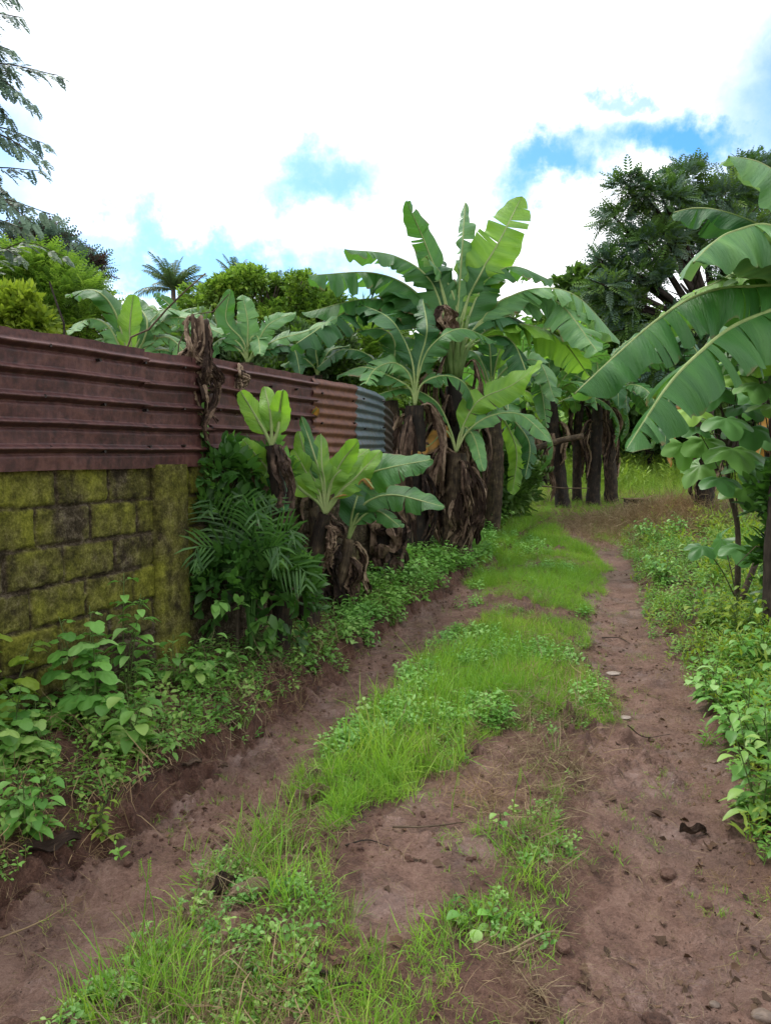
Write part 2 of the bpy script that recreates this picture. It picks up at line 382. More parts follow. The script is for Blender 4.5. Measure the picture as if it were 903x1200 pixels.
def mud_mat():
    m, t, p, o = newmat('mud')
    c = N('ShaderNodeTexCoord', t).outputs['Object']
    a = N('ShaderNodeAttribute', t); a.attribute_name = 'var'      # 0 dry crumb soil .. 1 wet compact track
    big = noise(t, 1.1, 5, .6, vec=c); mid = noise(t, 6, 6, .65, vec=c, dist=.4); fine = noise(t, 55, 5, .7, vec=c)
    micro = noise(t, 190, 4, .75, vec=c)
    f = math_(t, 'ADD', math_(t, 'MULTIPLY', mid, .42), math_(t, 'ADD', math_(t, 'MULTIPLY', fine, .33), math_(t, 'MULTIPLY', micro, .25)))
    wet = ramp(t, f, [(.37, (.075, .037, .027)), (.5, (.2, .113, .084)), (.64, (.32, .205, .16))])
    dry = ramp(t, f, [(.38, (.03, .013, .009)), (.51, (.1, .045, .03)), (.63, (.2, .11, .075))])
    k = ramp(t, a.outputs['Fac'], [(.25, (0, 0, 0)), (.7, (1, 1, 1))])
    cc = mixc(t, k, dry, wet)
    # greyer silt in the low wet places
    silt = math_(t, 'MULTIPLY', math_(t, 'SUBTRACT', big, .5), 6, clamp=True)
    silt = math_(t, 'MULTIPLY', silt, k)
    cc = mixc(t, math_(t, 'MULTIPLY', silt, .45), cc, (.11, .072, .062))
    # small dark crumbs and bits of litter
    vo = N('ShaderNodeTexVoronoi', t); vo.inputs['Scale'].default_value = 60; t.links.new(c, vo.inputs['Vector'])
    crumb = math_(t, 'MULTIPLY', math_(t, 'SUBTRACT', .2, vo.outputs['Distance']), 9, clamp=True)
    crumb = math_(t, 'MULTIPLY', crumb, math_(t, 'MULTIPLY', math_(t, 'SUBTRACT', noise(t, 4, 3, vec=c), .5), 8, clamp=True))
    cc = mixc(t, math_(t, 'MULTIPLY', crumb, .75), cc, (.05, .028, .02))
    rw = math_(t, 'MULTIPLY', math_(t, 'SUBTRACT', noise(t, 2.1, 6, .62, vec=c), .49), 11, clamp=True)
    rw = math_(t, 'MULTIPLY', rw, k)
    cc = mixc(t, math_(t, 'MULTIPLY', rw, .6), cc, mixc(t, 1.0, cc, (.5, .5, .54), 'MULTIPLY'))
    t.links.new(cc, p.inputs['Base Color'])
    rr = N('ShaderNodeMapRange', t); rr.inputs['To Min'].default_value = .68; rr.inputs['To Max'].default_value = .3
    t.links.new(rw, rr.inputs['Value']); t.links.new(rr.outputs[0], p.inputs['Roughness'])
    t.links.new(math_(t, 'ADD', .3, math_(t, 'MULTIPLY', rw, .12)), p.inputs['Specular IOR Level'])
    hh = math_(t, 'ADD', math_(t, 'ADD', math_(t, 'MULTIPLY', fine, .8), math_(t, 'MULTIPLY', micro, .35)), math_(t, 'ADD', mid, math_(t, 'MULTIPLY', crumb, .5)))
    hh = math_(t, 'MULTIPLY', hh, math_(t, 'SUBTRACT', 1.0, math_(t, 'MULTIPLY', rw, .72)))
    bump(t, p, hh, .95, .034)
    return m
M['mud'] = mud_mat()

# ------------------------------------------------------------------ terrain
gpl = lambda L: np.array([gp(*p) for p in L])
BANK = gpl([(-420, 1330), (-150, 1180), (0, 1062), (120, 985), (165, 948), (250, 885), (330, 832), (385, 790), (430, 748), (500, 702), (560, 668), (600, 640)])
MIDS = gpl([(230, 1500), (330, 1150), (400, 1000), (470, 870), (560, 760), (630, 680), (660, 630)])
LRUT = gpl([(-150, 1330), (60, 1120), (230, 960), (330, 880), (420, 800), (500, 735), (560, 690), (590, 650)])
RRUT = gpl([(900, 1500), (840, 1200), (800, 1030), (775, 900), (745, 790), (725, 700), (712, 640), (700, 610)])
REDGE = gpl([(1250, 1330), (1000, 1130), (905, 1010), (870, 910), (830, 850), (800, 775), (758, 715), (745, 640), (745, 600)])
LB = [(-500, 1330), (-300, 1330), (20, 1185), (235, 1130), (290, 1010), (345, 930), (385, 865), (460, 800), (520, 755), (575, 700), (585, 690), (555, 682), (505, 702), (430, 750), (395, 800), (330, 840), (255, 905), (170, 960), (120, 995), (0, 1075)]
RB = [(690, 690), (755, 690), (772, 740), (805, 780), (835, 860), (875, 910), (905, 1010), (1010, 1130), (1250, 1340), (650, 1340), (655, 1200), (690, 1100), (720, 1010), (700, 960), (700, 880), (700, 800), (690, 740)]
MB_ = [(420, 1010), (470, 930), (520, 885), (600, 880), (640, 900), (625, 960), (560, 1020), (500, 1100), (420, 1130)]
RB2 = [(700, 620), (730, 610), (745, 690), (700, 690)]
ALLTRACK = [(-600, 1345), (20, 1050), (130, 975), (255, 885), (340, 832), (435, 745), (520, 690), (600, 640), (680, 610), (735, 610), (752, 700), (800, 760), (835, 845), (880, 905), (910, 1010), (1260, 1345)]
MX, MY = gp(815, 618)          # heap of brown plant waste
MX2, MY2 = gp(690, 603)
def H(x, y, detail=True):
    x = np.asarray(x, float); y = np.asarray(y, float)
    z = base_h(y)
    near = sst(16, 9, y)*sst(-3, 0.5, y)
    d, s = polydist(x, y, BANK); sd_ = d*s
    wob = (fbm(x*3, y*3, 5, 3)-.5)*.16+(fbm(x*14, y*14, 9, 2)-.5)*.07
    z = z + near*(.085*sst(-.06, .07, sd_+wob) + .075*sst(.1, .9, sd_))
    d, s = polydist(x, y, REDGE)
    z = z + near*.07*sst(-.08, .25, -d*s+wob)
    d, _ = polydist(x, y, LRUT); z = z - near*.055*np.exp(-(d/.33)**2)
    d, _ = polydist(x, y, RRUT); z = z - near*.06*np.exp(-(d/.36)**2)
    d, _ = polydist(x, y, MIDS); z = z + near*.035*np.exp(-(d/.5)**2)
    z = z + .22*np.exp(-(((x-MX)/1.1)**2+((y-MY)/1.0)**2))
    z = z + .05*(fbm(x*.5, y*.5, 3, 3)-.5)
    if detail:
        dd = np.hypot(x, y)
        f = sst(20, 6, dd)
        z = z + f*(.05*(fbm(x*3.2, y*3.2, 21, 4)-.5) + .042*(fbm(x*9, y*9, 31, 3)-.5)*sst(9, 5, dd)
                   + .03*(np.abs(fbm(x*34, y*34, 41, 3, .6)-.5)**.8-.2)*sst(6, 3, dd))
        # lumps thrown up where soil is loose
        lump = np.clip(fbm(x*17, y*17, 51, 2)-.62, 0, 1)*np.clip(fbm(x*1.7, y*1.7, 61, 2)-.42, 0, 1)
        z = z + f*lump*.75
        d, s = polydist(x, y, BANK)
        z = z + f*near*np.exp(-((d*s-.02)/.12)**2)*(fbm(x*20, y*20, 71, 3)-.5)*.17
    return z
def ax(dense, step, far, g):
    a, b = dense; c = list(np.arange(a, b, step)); s = step; v = c[-1]
    hi = []
    while v < far[1]: s *= g; v += s; hi.append(v)
    s = step; v = c[0]; lo = []
    while v > far[0]: s *= g; v -= s; lo.append(v)
    return np.array(lo[::-1]+c+hi)
xs = ax((-2.0, 2.2), .0125, (-400, 400), 1.035)
ys = ax((1.3, 5.2), .0125, (-60, 600), 1.02)
GX, GY = np.meshgrid(xs, ys)
GZ = H(GX, GY)
nx, ny = len(xs), len(ys)
V = np.stack([GX, GY, GZ], -1).reshape(-1, 3)
gpx, gpy = proj(np.stack([GX, GY, H(GX, GY, False)], -1))
jx = (fbm(GX*5, GY*5, 81, 3)-.5)*60; jy = (fbm(GX*5, GY*5, 91, 3)-.5)*40
sc_ = np.clip(3/np.maximum(GY, 1), .15, 1.3)
ahead = GY > 1.0
def msk(poly): return inpoly(gpx+jx*sc_, gpy+jy*sc_, poly) & ahead
track = msk(LB) | msk(RB) | msk(MB_) | msk(RB2)
track |= (GY <= 1.0) & (GY > -25) & (((np.abs(GX+1.3-.0*GY) < .5)) | (np.abs(GX-1.0) < .5))
k = track.astype(float)
for _ in range(3):
    k2 = k.copy(); k2[1:-1, 1:-1] = (k[1:-1, 1:-1]*2+k[:-2, 1:-1]+k[2:, 1:-1]+k[1:-1, :-2]+k[1:-1, 2:])/6; k = k2
midf = msk(ALLTRACK).astype(float)*.4
bd_, bs_ = polydist(GX, GY, BANK)
wetv = (np.maximum(k, midf)*(1-.95*np.exp(-((bd_*bs_-.02)/.11)**2)*(GY < 9))).reshape(-1)
i = np.arange(ny-1)[:, None]; j = np.arange(nx-1)[None]
Q = np.stack([i*nx+j, i*nx+j+1, (i+1)*nx+j+1, (i+1)*nx+j], -1).reshape(-1, 4)
fm = (midf > 0)
fm = (fm[:-1, :-1]).reshape(-1) | (k[:-1, :-1] > .5).reshape(-1)
def sub(V, Q, a, name):
    idx = np.unique(Q); mp = np.full(len(V), -1); mp[idx] = np.arange(len(idx))
    b = MB(); b.add(V[idx], q=mp[Q], a=a[idx]); o = b.build(name, M['mud']); tag(o, kind='structure'); return o
g1 = sub(V, Q[~fm], wetv, 'ground'); g2 = sub(V, Q[fm], wetv, 'dirt_track')

# ------------------------------------------------------------------ wall of mossy blocks
W0 = np.array([-1.87, 3.6]); WD = unit(np.array([.42, 1.0])); WN = np.array([WD[1], -WD[0]])   # WN faces the path
def wp(s, n, z): p = W0+WD*s+WN*n; return np.array([p[0], p[1], z])
def wall_mat():
    m, t, p, o = newmat('mossy_blockwork')
    uv = N('ShaderNodeUVMap', t).outputs[0]
    c = N('ShaderNodeTexCoord', t).outputs['Object']
    a = N('ShaderNodeAttribute', t); a.attribute_name = 'var'
    n1 = noise(t, 2.6, 5, .65, vec=c); n2 = noise(t, 14, 6, .7, vec=c); n3 = noise(t, 75, 4, .7, vec=c)
    st = N('ShaderNodeMapping', t); st.inputs['Scale'].default_value = (3.4, 3.4, 1.1); t.links.new(c, st.inputs[0])
    streak = noise(t, 1.5, 5, .65, vec=st.outputs[0])
    cem = ramp(t, math_(t, 'ADD', math_(t, 'MULTIPLY', n2, .5), math_(t, 'MULTIPLY', n3, .5)), [(.36, (.016, .011, .006)), (.5, (.055, .04, .022)), (.64, (.17, .135, .1))])
    moss = ramp(t, math_(t, 'ADD', math_(t, 'MULTIPLY', n2, .45), math_(t, 'MULTIPLY', n3, .55)), [(.35, (.065, .068, .008)), (.5, (.155, .155, .018)), (.67, (.27, .265, .045))])
    mf = math_(t, 'ADD', math_(t, 'MULTIPLY', n1, .65), math_(t, 'ADD', math_(t, 'MULTIPLY', n2, .2), math_(t, 'MULTIPLY', streak, .25)))
    mf = math_(t, 'ADD', mf, math_(t, 'MULTIPLY', math_(t, 'SUBTRACT', a.outputs['Fac'], .5), .35))
    f = ramp(t, mf, [(.45, (0, 0, 0)), (.66, (1, 1, 1))])
    cc = mixc(t, f, cem, moss)
    dk = ramp(t, math_(t, 'ADD', math_(t, 'MULTIPLY', streak, .5), math_(t, 'MULTIPLY', n2, .5)), [(.38, (.2, .18, .15)), (.55, (1, 1, 1))])
    cc = mixc(t, .55, cc, dk, 'MULTIPLY')
    t.links.new(cc, p.inputs['Base Color']); p.inputs['Roughness'].default_value = .85; p.inputs['Specular IOR Level'].default_value = .2
    bump(t, p, math_(t, 'ADD', n3, n2), .8, .012)
    return m
M['wall'] = wall_mat()
wall = thing('block_wall', 'mossy yellow-green concrete block wall beneath the rusty sheet fence', 'wall', (*wp(1.5, -.1, 0),))
S0, S1, WH, BH, BL = -3.2, 4.75, 1.45, .207, .37
ss = np.arange(S0, S1, .014); zz = np.arange(-.25, WH+.001, .0125); zz[-1] = WH
SS, ZZ = np.meshgrid(ss, zz)
wz = ZZ + .02*(fbm(SS*1.2, ZZ*2, 7, 2)-.5)
row = np.floor((WH-wz)/BH); fz = (WH-wz)/BH-row
jog = hash2(row, row*0, 3)*.25
u_ = (SS+ (row % 2)*BL*.5 + jog*.3)/BL; fu = u_-np.floor(u_); bid = hash2(np.floor(u_), row, 12)
dz = np.minimum(fz, 1-fz)*BH; du = np.minimum(fu, 1-fu)*BL
de = np.minimum(dz, du)+(fbm(SS*26, ZZ*26, 4, 3)-.5)*.012
n_ = .024*sst(.004, .014, de) + (bid-.5)*.008 + .005*(fbm(SS*7, ZZ*7, 14, 3)-.5) + .009*(fbm(SS*40, ZZ*40, 15, 3)-.5)
# squeezed-out mortar lips under some joints
n_ += .02*np.exp(-((fz-.03)*BH/.008)**2)*(fbm(SS*9, row*3.1, 16, 2) > .52)
pil = (SS > 1.06) & (SS < 1.36)
n_ = np.where(pil, .0, n_); va = np.clip(.42+bid*.3+.25*(fbm(SS*.9, ZZ*.9, 8, 2)-.4)-.5*(1-sst(.0, .55, ZZ))-.5*sst(1.4, 1.6, SS)-.45*(1-sst(.002, .016, de)), 0, 1)  # less moss right of the pilaster paints the shade there into the colour
P2 = W0+WD*SS[..., None]+WN*n_[..., None]
V = np.stack([P2[..., 0], P2[..., 1], ZZ], -1)
r_, c_ = SS.shape; i = np.arange(r_-1)[:, None]; j = np.arange(c_-1)[None]
b = MB(); b.add(V.reshape(-1, 3), np.stack([i*c_+j, i*c_+j+1, (i+1)*c_+j+1, (i+1)*c_+j], -1), a=va.reshape(-1))
def boxs(b, s0, s1, n0, n1, z0, z1, a=.5):
    v = [wp(s, n, z) for z in (z0, z1) for n in (n0, n1) for s in (s0, s1)]
    b.add(v, [(0, 1, 3, 2), (4, 6, 7, 5), (0, 4, 5, 1), (2, 3, 7, 6), (0, 2, 6, 4), (1, 5, 7, 3)], a=a)
boxs(b, S0, S1, -.16, -.012, -.25, WH+.004, .4)
b.build('wall_face', M['wall'], wall)
b = MB(); zt = np.arange(-.25, 1.462, .02)
prof = [(1.06, -.01), (1.062, .062), (1.075, .075), (1.2, .078), (1.335, .075), (1.348, .062), (1.35, -.01)]
V = np.array([[wp(s_+.012*(fbm(s_*30, z*9, 3, 2)-.5), n+.014*(fbm(s_*20, z*8, 4, 3)-.5), z) for (s_, n) in prof] for z in zt]); r_, c_ = V.shape[:2]
i = np.arange(r_-1)[:, None]; j = np.arange(c_-1)[None]
b.add(V.reshape(-1, 3), np.stack([i*c_+j, i*c_+j+1, (i+1)*c_+j+1, (i+1)*c_+j], -1), a=.5)
b.add([*V[-1]], q=[], t=[(0, 1, 6), (1, 2, 6), (2, 3, 6), (3, 4, 6), (4, 5, 6)], a=.5)
b.build('pilaster', M['wall'], wall)

# ------------------------------------------------------------------ corrugated metal fence
def sheet_mat(name, c1, c2, c3, rust, rf, rough=.55, met=.1):
    m, t, p, o = newmat(name)
    c = N('ShaderNodeTexCoord', t).outputs['Object']; uv = N('ShaderNodeUVMap', t).outputs[0]
    n1 = noise(t, 3, 6, .65, vec=c); n2 = noise(t, 24, 5, .7, vec=c)
    mp = N('ShaderNodeMapping', t); mp.inputs['Scale'].default_value = (7, 1.0, 1); t.links.new(uv, mp.inputs[0])
    stx = noise(t, 3, 5, .65, vec=mp.outputs[0])
    f = math_(t, 'ADD', math_(t, 'MULTIPLY', n1, .4), math_(t, 'ADD', math_(t, 'MULTIPLY', n2, .25), math_(t, 'MULTIPLY', stx, .35)))
    cc = ramp(t, f, [(.36, c1), (.5, c2), (.64, c3)])
    rm = ramp(t, math_(t, 'ADD', math_(t, 'MULTIPLY', n1, .5), math_(t, 'MULTIPLY', n2, .5)), [(.46, (0, 0, 0)), (.62, (rf, rf, rf))])
    cc = mixc(t, rm, cc, rust)
    t.links.new(cc, p.inputs['Base Color']); p.inputs['Metallic'].default_value = met
    rr = N('ShaderNodeMapRange', t); rr.inputs['To Min'].default_value = rough-.15; rr.inputs['To Max'].default_value = rough+.2
    t.links.new(n2, rr.inputs['Value']); t.links.new(rr.outputs[0], p.inputs['Roughness'])
    bump(t, p, math_(t, 'ADD', n1, math_(t, 'MULTIPLY', n2, .4)), .5, .01)
    return m
M['sheet'] = sheet_mat('maroon_sheet', (.026, .011, .011), (.078, .028, .027), (.15, .072, .07), (.13, .05, .036), .6)
M['sheet4'] = sheet_mat('dark_sheet', (.015, .012, .012), (.03, .023, .022), (.05, .04, .036), (.06, .03, .02), .6)
M['sheet2'] = sheet_mat('rust_sheet', (.065, .023, .016), (.125, .046, .032), (.18, .085, .06), (.2, .08, .04), .8)
M['sheet3'] = sheet_mat('zinc_sheet', (.07, .095, .12), (.14, .18, .22), (.22, .26, .29), (.12, .07, .05), .7, .4, .5)
fence = thing('corrugated_fence', 'fence of rusty maroon corrugated roofing sheets on top of the block wall', 'fence', (*wp(1.5, 0, 1.45),))
def sheet(s0, s1, z0a, z1a, z0b, z1b, kind, mat, n0=.03, curve=0, seed=0, label=None, vert=0):
    ns, nz = int((s1-s0)/.03)+2, 110
    S, U = np.meshgrid(np.linspace(s0, s1, ns), np.linspace(0, 1, nz)); f = (S-s0)/(s1-s0)
    z = (z0a+(z0b-z0a)*f)*(1-U)+(z1a+(z1b-z1a)*f)*U; h = (z1a-z0a)
    if kind == 'rib':
        k = 5.35; ph = (U*k) % 1.0
        # broad sloping pans with a rolled rib and a dark step under it
        n = .032*(np.exp(-((ph-.86)/.10)**2)) - .016*np.exp(-((ph-.66)/.07)**2)+ .012*ph
    else:
        k = 9.5; n = .011*np.cos(U*k*2*np.pi)
    n = n + n0 + .02*(fbm(S*1.6, U*2+seed, 5+seed, 3)-.5) + .008*(fbm(S*9, U*6, 6+seed, 3)-.5)
    z = z + .012*(fbm(S*2.5, U*.6, 9+seed, 3)-.5) + (U > .97)*.01*(fbm(S*14, U*0, 2+seed, 2)-.5)
    n = n + curve*f**2
    PP = W0+WD*S[..., None]+WN*n[..., None]
    V = np.stack([PP[..., 0], PP[..., 1], z], -1); r_, c_ = S.shape
    i = np.arange(r_-1)[:, None]; j = np.arange(c_-1)[None]
    q = np.stack([i*c_+j, i*c_+j+1, (i+1)*c_+j+1, (i+1)*c_+j], -1).reshape(-1, 4)
    b = MB(); uv = np.stack([S, U*h], -1)
    b.add(V.reshape(-1, 3), q, uv=uv)
    # 1 mm back skin for thickness, joined along the rim
    Vb = V.copy(); Vb[..., 0] -= WN[0]*.002; Vb[..., 1] -= WN[1]*.002
    b.add(Vb.reshape(-1, 3), q[:, ::-1], uv=uv)
    return b.build('sheet', mat, fence, label=label)
sheet(-3.2, -.95, 1.43, 2.08, 1.43, 2.10, 'rib', M['sheet'], .05, seed=1)
sheet(-1.02, .98, 1.43, 2.10, 1.425, 2.14, 'rib', M['sheet'], .056, seed=2)
sheet(.93, 1.66, 1.43, 2.125, 1.43, 2.15, 'rib', M['sheet'], .05, seed=3)
sheet(1.6, 3.12, 1.44, 2.17, 1.45, 2.185, 'rib', M['sheet'], .056, seed=4)
sheet(3.06, 3.95, 1.38, 2.17, 1.36, 2.185, 'fine', M['sheet2'], .07, seed=5, label='rust red sheet with narrow corrugations')
sheet(3.92, 4.78, 1.35, 2.185, 1.40, 2.14, 'fine', M['sheet3'], .075, curve=-.06, seed=6, label='bluish grey zinc sheet curving away')
sheet(4.74, 5.35, 1.3, 2.08, 1.2, 2.0, 'fine', M['sheet4'], -.02, curve=-.1, seed=7, label='dark sheet behind the banana clump')

b = MB(); rn = np.random.default_rng(3)
for s_ in list(np.arange(-3.0, 3.05, .36))+[3.2, 3.85, 4.1, 4.6]:
    for zr in (.16, .53, .9):
        z = 1.44+zr*.68+rn.normal(0, .012); c = wp(s_+rn.normal(0, .015), .092, z); n3 = np.array([WN[0], WN[1], 0]); t3 = np.array([WD[0], WD[1], 0]); ring = []
        for k in range(8): ring.append(c+(t3*math.cos(k*.785)+np.array([0, 0, 1])*math.sin(k*.785))*.009)
        b.add([c+n3*.006]+ring+[q_-n3*.03 for q_ in ring], [(1+k, 1+(k+1) % 8, 9+(k+1) % 8, 9+k) for k in range(8)], [(0, 1+k, 1+(k+1) % 8) for k in range(8)])
b.build('nail_heads', M['sheet4'], fence)

# ------------------------------------------------------------------ banana plants
def banana_leaf(parent, pts, W, mat, up=(0, 0, 1), fold=(.35, .35), curl=.35, tears=6, t0=.12, seed=0, roll=0., ripple=.012, label=None, name='leaf', ribmat='rib', rr=.014, side=(1, 1), gap=.03, petmat='petiole', n=46, taper=3.2):
    r = np.random.default_rng(seed+1000)
    P = catmull(pts, n); T = unit(np.gradient(P, axis=0))
    L = np.concatenate([[0], np.cumsum(np.linalg.norm(np.diff(P, axis=0), axis=1))]); Lt = L[-1]; t = L/Lt
    upv = np.asarray(up, float)
    S = np.cross(T, upv); S = unit(S)
    for k_ in range(1, n):
        if np.dot(S[k_], S[k_-1]) < 0: S[k_] = -S[k_]
    for _ in range(3):
        S[1:-1] = unit(S[:-2]+S[1:-1]+S[2:])
    S = unit(S-T*np.sum(S*T, 1, keepdims=True))
    Nn = np.cross(S, T)
    if roll:
        S, Nn = S*math.cos(roll)+Nn*math.sin(roll), Nn*math.cos(roll)-S*math.sin(roll)
    fT = lambda x: np.stack([np.interp(x, t, T[:, c]) for c in range(3)], -1)
    fS = lambda x: np.stack([np.interp(x, t, S[:, c]) for c in range(3)], -1)
    fN = lambda x: np.stack([np.interp(x, t, Nn[:, c]) for c in range(3)], -1)
    fP = lambda x: np.stack([np.interp(x, t, P[:, c]) for c in range(3)], -1)
    b = MB()
    nv = 7; v = np.linspace(0, 1, nv)
    base_var = r.random()
    for h, fo, sw in ((-1, fold[0], side[0]), (1, fold[1], side[1])):
        if sw <= 0: continue
        nt_ = (int(tears*1.5)+r.integers(-1, 3)) if tears > 2 else tears
        cuts = np.sort(t0+.08+(1-t0-.12)*r.random(max(0, nt_)))
        edges = np.concatenate([[t0], cuts, [1.0]])
        tph = r.random()*6.28; fr = r.uniform(7, 12)/max(.5, 1)
        for ei, (e0, e1) in enumerate(zip(edges[:-1], edges[1:])):
            if e1-e0 < .008: continue
            m = max(3, int((e1-e0)*92)+2)
            dfo = r.normal(0, .13)*(tears > 0); dlong = r.normal(0, .012)*(tears > 0)
            g = gap*r.uniform(.2, 1.3)*(tears > 0)
            wcut = r.uniform(.8, 1.0) if tears > 0 else 1
            g0 = g*(ei > 0); g1 = g*(e1 < .999)
            tt = np.linspace(e0, e1, m)[:, None]*np.ones((1, nv))
            mid = (e0+e1)/2
            sq = np.ones_like(tt); lo, hi = e0+0*tt, e1+0*tt
            lo = e0+g0*v[None]**1.5*(e1-e0+.1); hi = e1-g1*v[None]**1.5*(e1-e0+.1)
            tt = lo+(hi-lo)*np.linspace(0, 1, m)[:, None]
            tt = np.clip(tt, t0, 1)
            s_ = np.clip((tt-t0)/(1-t0), 0, 1)
            prof = (1-np.exp(-s_*13))*np.sqrt(np.clip(1-s_**taper, 0, 1))*(1-.12*s_)
            edgej = 1+.05*np.sin(tt*90+tph*3)*r.uniform(.1, .6)+ .03*np.sin(tt*37+tph)
            wd = W*.5*sw*prof*wcut*edgej
            f0 = fo+dfo + .08*np.sin(tt*5+tph)+.10*np.sin(tt*Lt*17+tph)+.08*np.sin(tt*Lt*29+tph*2)
            ang = f0+curl*(v[None]-.5)*1.2
            # integrate across the blade
            dv = 1/(nv-1)
            cx = np.concatenate([np.zeros((m, 1)), np.cumsum(np.cos((ang[:, 1:]+ang[:, :-1])/2)*dv, 1)], 1)*wd
            cz = np.concatenate([np.zeros((m, 1)), np.cumsum(np.sin((ang[:, 1:]+ang[:, :-1])/2)*dv, 1)], 1)*wd
            rip = ripple*np.sin(tt*Lt*fr*3.1+tph)*v[None]**1.1 + ripple*1.3*np.sin(tt*Lt*fr*.9+tph*2)*v[None]
            Pt = fP(tt[:, 0]) if False else None
            fl = tt.reshape(-1)
            X = fP(fl)+fS(fl)*(h*cx).reshape(-1, 1)-fN(fl)*cz.reshape(-1, 1)+fN(fl)*rip.reshape(-1, 1)+fT(fl)*((v[None]**1.4*wd*.28+dlong*v[None]*Lt).reshape(-1, 1))
            i = np.arange(m-1)[:, None]; j = np.arange(nv-1)[None]
            q = np.stack([i*nv+j, i*nv+j+1, (i+1)*nv+j+1, (i+1)*nv+j], -1).reshape(-1, 4)
            if h < 0: q = q[:, ::-1]
            b.add(X, q, uv=np.stack([(tt*Lt).reshape(-1), (h*v[None]+0*tt).reshape(-1)], -1), a=base_var+.15*r.random())
    bl = b.build(name, mat, parent, label=label)
    b = MB(); tube(b, P-Nn*rr*.3, rr*(1-.8*t)+.002, 6)
    mr = b.build('midrib', M[ribmat], None); mr.parent = bl; mr.matrix_parent_inverse = bl.matrix_world.inverted()
    # vertices are in world space; child of the leaf, which sits at the plant's base
    me = mr.data; co = np.empty(len(me.vertices)*3, np.float32); me.vertices.foreach_get('co', co)
    co = co.reshape(-1, 3)-(np.array(parent.location, np.float32)); me.vertices.foreach_set('co', co.ravel()); me.update()
    mr.matrix_parent_inverse.identity()
    return bl
def dead_leaf(parent, base, az, L, W=.22, seed=0, mat='dead', out_=.16, name='dead_leaf', stiff=.25):
    r = np.random.default_rng(seed+77)
    d = np.array([math.cos(az), math.sin(az), 0]); p = np.asarray(base, float); out_ = min(out_, .2*L)
    pts = [p, p+d*out_*.9+[0, 0, stiff*L*.2], p+d*out_*1.6+[0, 0, -L*.22]]
    for k in (.5, .75, 1.0):
        pts.append(p+d*(out_*1.5-out_*.5*k)+np.array([r.normal(0, .04), r.normal(0, .04), -L*k]))
    n = 34; P = catmull(pts, n); T = unit(np.gradient(P, axis=0))
    S = unit(np.cross(T, np.broadcast_to(d+[0.01, 0, .2], T.shape))); Nn = np.cross(S, T)
    t = np.linspace(0, 1, n); b = MB()
    ns = 5; nv = 5
    for k in range(ns):
        # each torn strip of the collapsed blade: creased lengthwise, ragged end
        te = r.uniform(.62, 1.0) if k else 1.0; m = max(8, int(n*te)); tt = t[:m]
        cen = (k-(ns-1)/2)/ns; wk = W*r.uniform(.22, .42)*(np.clip((tt-.06)/.2, .06, 1)**.7)*np.clip((te-tt)/.12, .05, 1)**.6*(1+.25*np.sin(tt*13+k*2+seed))
        off = W*cen*(np.clip(tt/.3, .15, 1))*(1+.5*np.sin(tt*6+k)); nof = W*.2*np.sin(tt*(5+2*r.random())+k*1.9+seed)*np.clip(tt/.3, 0, 1)+W*r.normal(0, .18)*tt
        v = np.linspace(-1, 1, nv); cr = np.array([0, .5, -.15, .55, .05])*r.uniform(.3, .8)*(1 if r.random() < .5 else -1)
        tw = (tt*r.normal(0, 1.0)+r.normal(0, .4))[:, None, None]
        S2 = S[:m, None]*np.cos(tw)+Nn[:m, None]*np.sin(tw); N2 = Nn[:m, None]*np.cos(tw)-S[:m, None]*np.sin(tw)
        X = P[:m, None]+S[:m, None]*off[:, None, None]+Nn[:m, None]*nof[:, None, None]+S2*(v[None]*wk[:, None]*.6)[..., None]+N2*(cr[None]*wk[:, None]*(1+.6*np.sin(tt*31+k)[:, None]))[..., None]
        X += r.normal(0, .0045, X.shape)
        i = np.arange(m-1)[:, None]; j = np.arange(nv-1)[None]
        b.add(X.reshape(-1, 3), np.stack([i*nv+j, i*nv+j+1, (i+1)*nv+j+1, (i+1)*nv+j], -1).reshape(-1, 4), uv=np.stack([np.repeat(tt*L, nv), np.tile(v*.3+k, m)], -1), a=r.random())
    tube(b, P, np.linspace(.014, .004, n), 5, a=r.random())
    return b.build(name, M[mat], parent, smooth=False)
def pseudostem(parent, base, top, r0, r1, seed=0, mat='pstem', sheaths=True):
    r = np.random.default_rng(seed); base = np.asarray(base, float); top = np.asarray(top, float)
    bend = np.array([r.normal(0, .03), r.normal(0, .03), 0])
    P = catmull([base-[0, 0, .08], base*.65+top*.35+bend, base*.3+top*.7+bend, top], 26)
    rad = np.interp(np.linspace(0, 1, 26), [0, .08, .3, 1], [r0*1.18, r0*1.05, r0*.92, r1])
    b = MB(); th = np.linspace(0, 2*np.pi, 20, endpoint=False)
    T = unit(np.gradient(P, axis=0)); A = unit(np.cross(T, [.2, 1, 0])); B = np.cross(T, A)
    t = np.linspace(0, 1, 26)
    # overlapping leaf bases: spiral steps round the trunk
    R_ = rad[:, None]*(1+.10*((th[None]/6.283+t[:, None]*2.2) % .34)/.34-.05+.04*np.sin(th[None]*3+t[:, None]*8+seed)) + r.normal(0, .05*r0, (26, 20))
    V = P[:, None]+R_[..., None]*(np.cos(th)[None, :, None]*A[:, None]+np.sin(th)[None, :, None]*B[:, None])
    i = np.arange(25)[:, None]; j = np.arange(20)[None]; j2 = (j+1) % 20
    L = np.linalg.norm(top-base)
    b.add(V.reshape(-1, 3), np.stack([i*20+j, i*20+j2, (i+1)*20+j2, (i+1)*20+j], -1).reshape(-1, 4), uv=np.stack([np.repeat(t*L, 20), np.tile(th/6.283, 26)], -1), a=.5*r.random())
    return b.build('pseudostem', M[mat], parent), P
def cam_up(Y=0): return (0, -1, .25)
def zpt(x, y): return np.array([x, y, float(H(np.array(x), np.array(y)))])
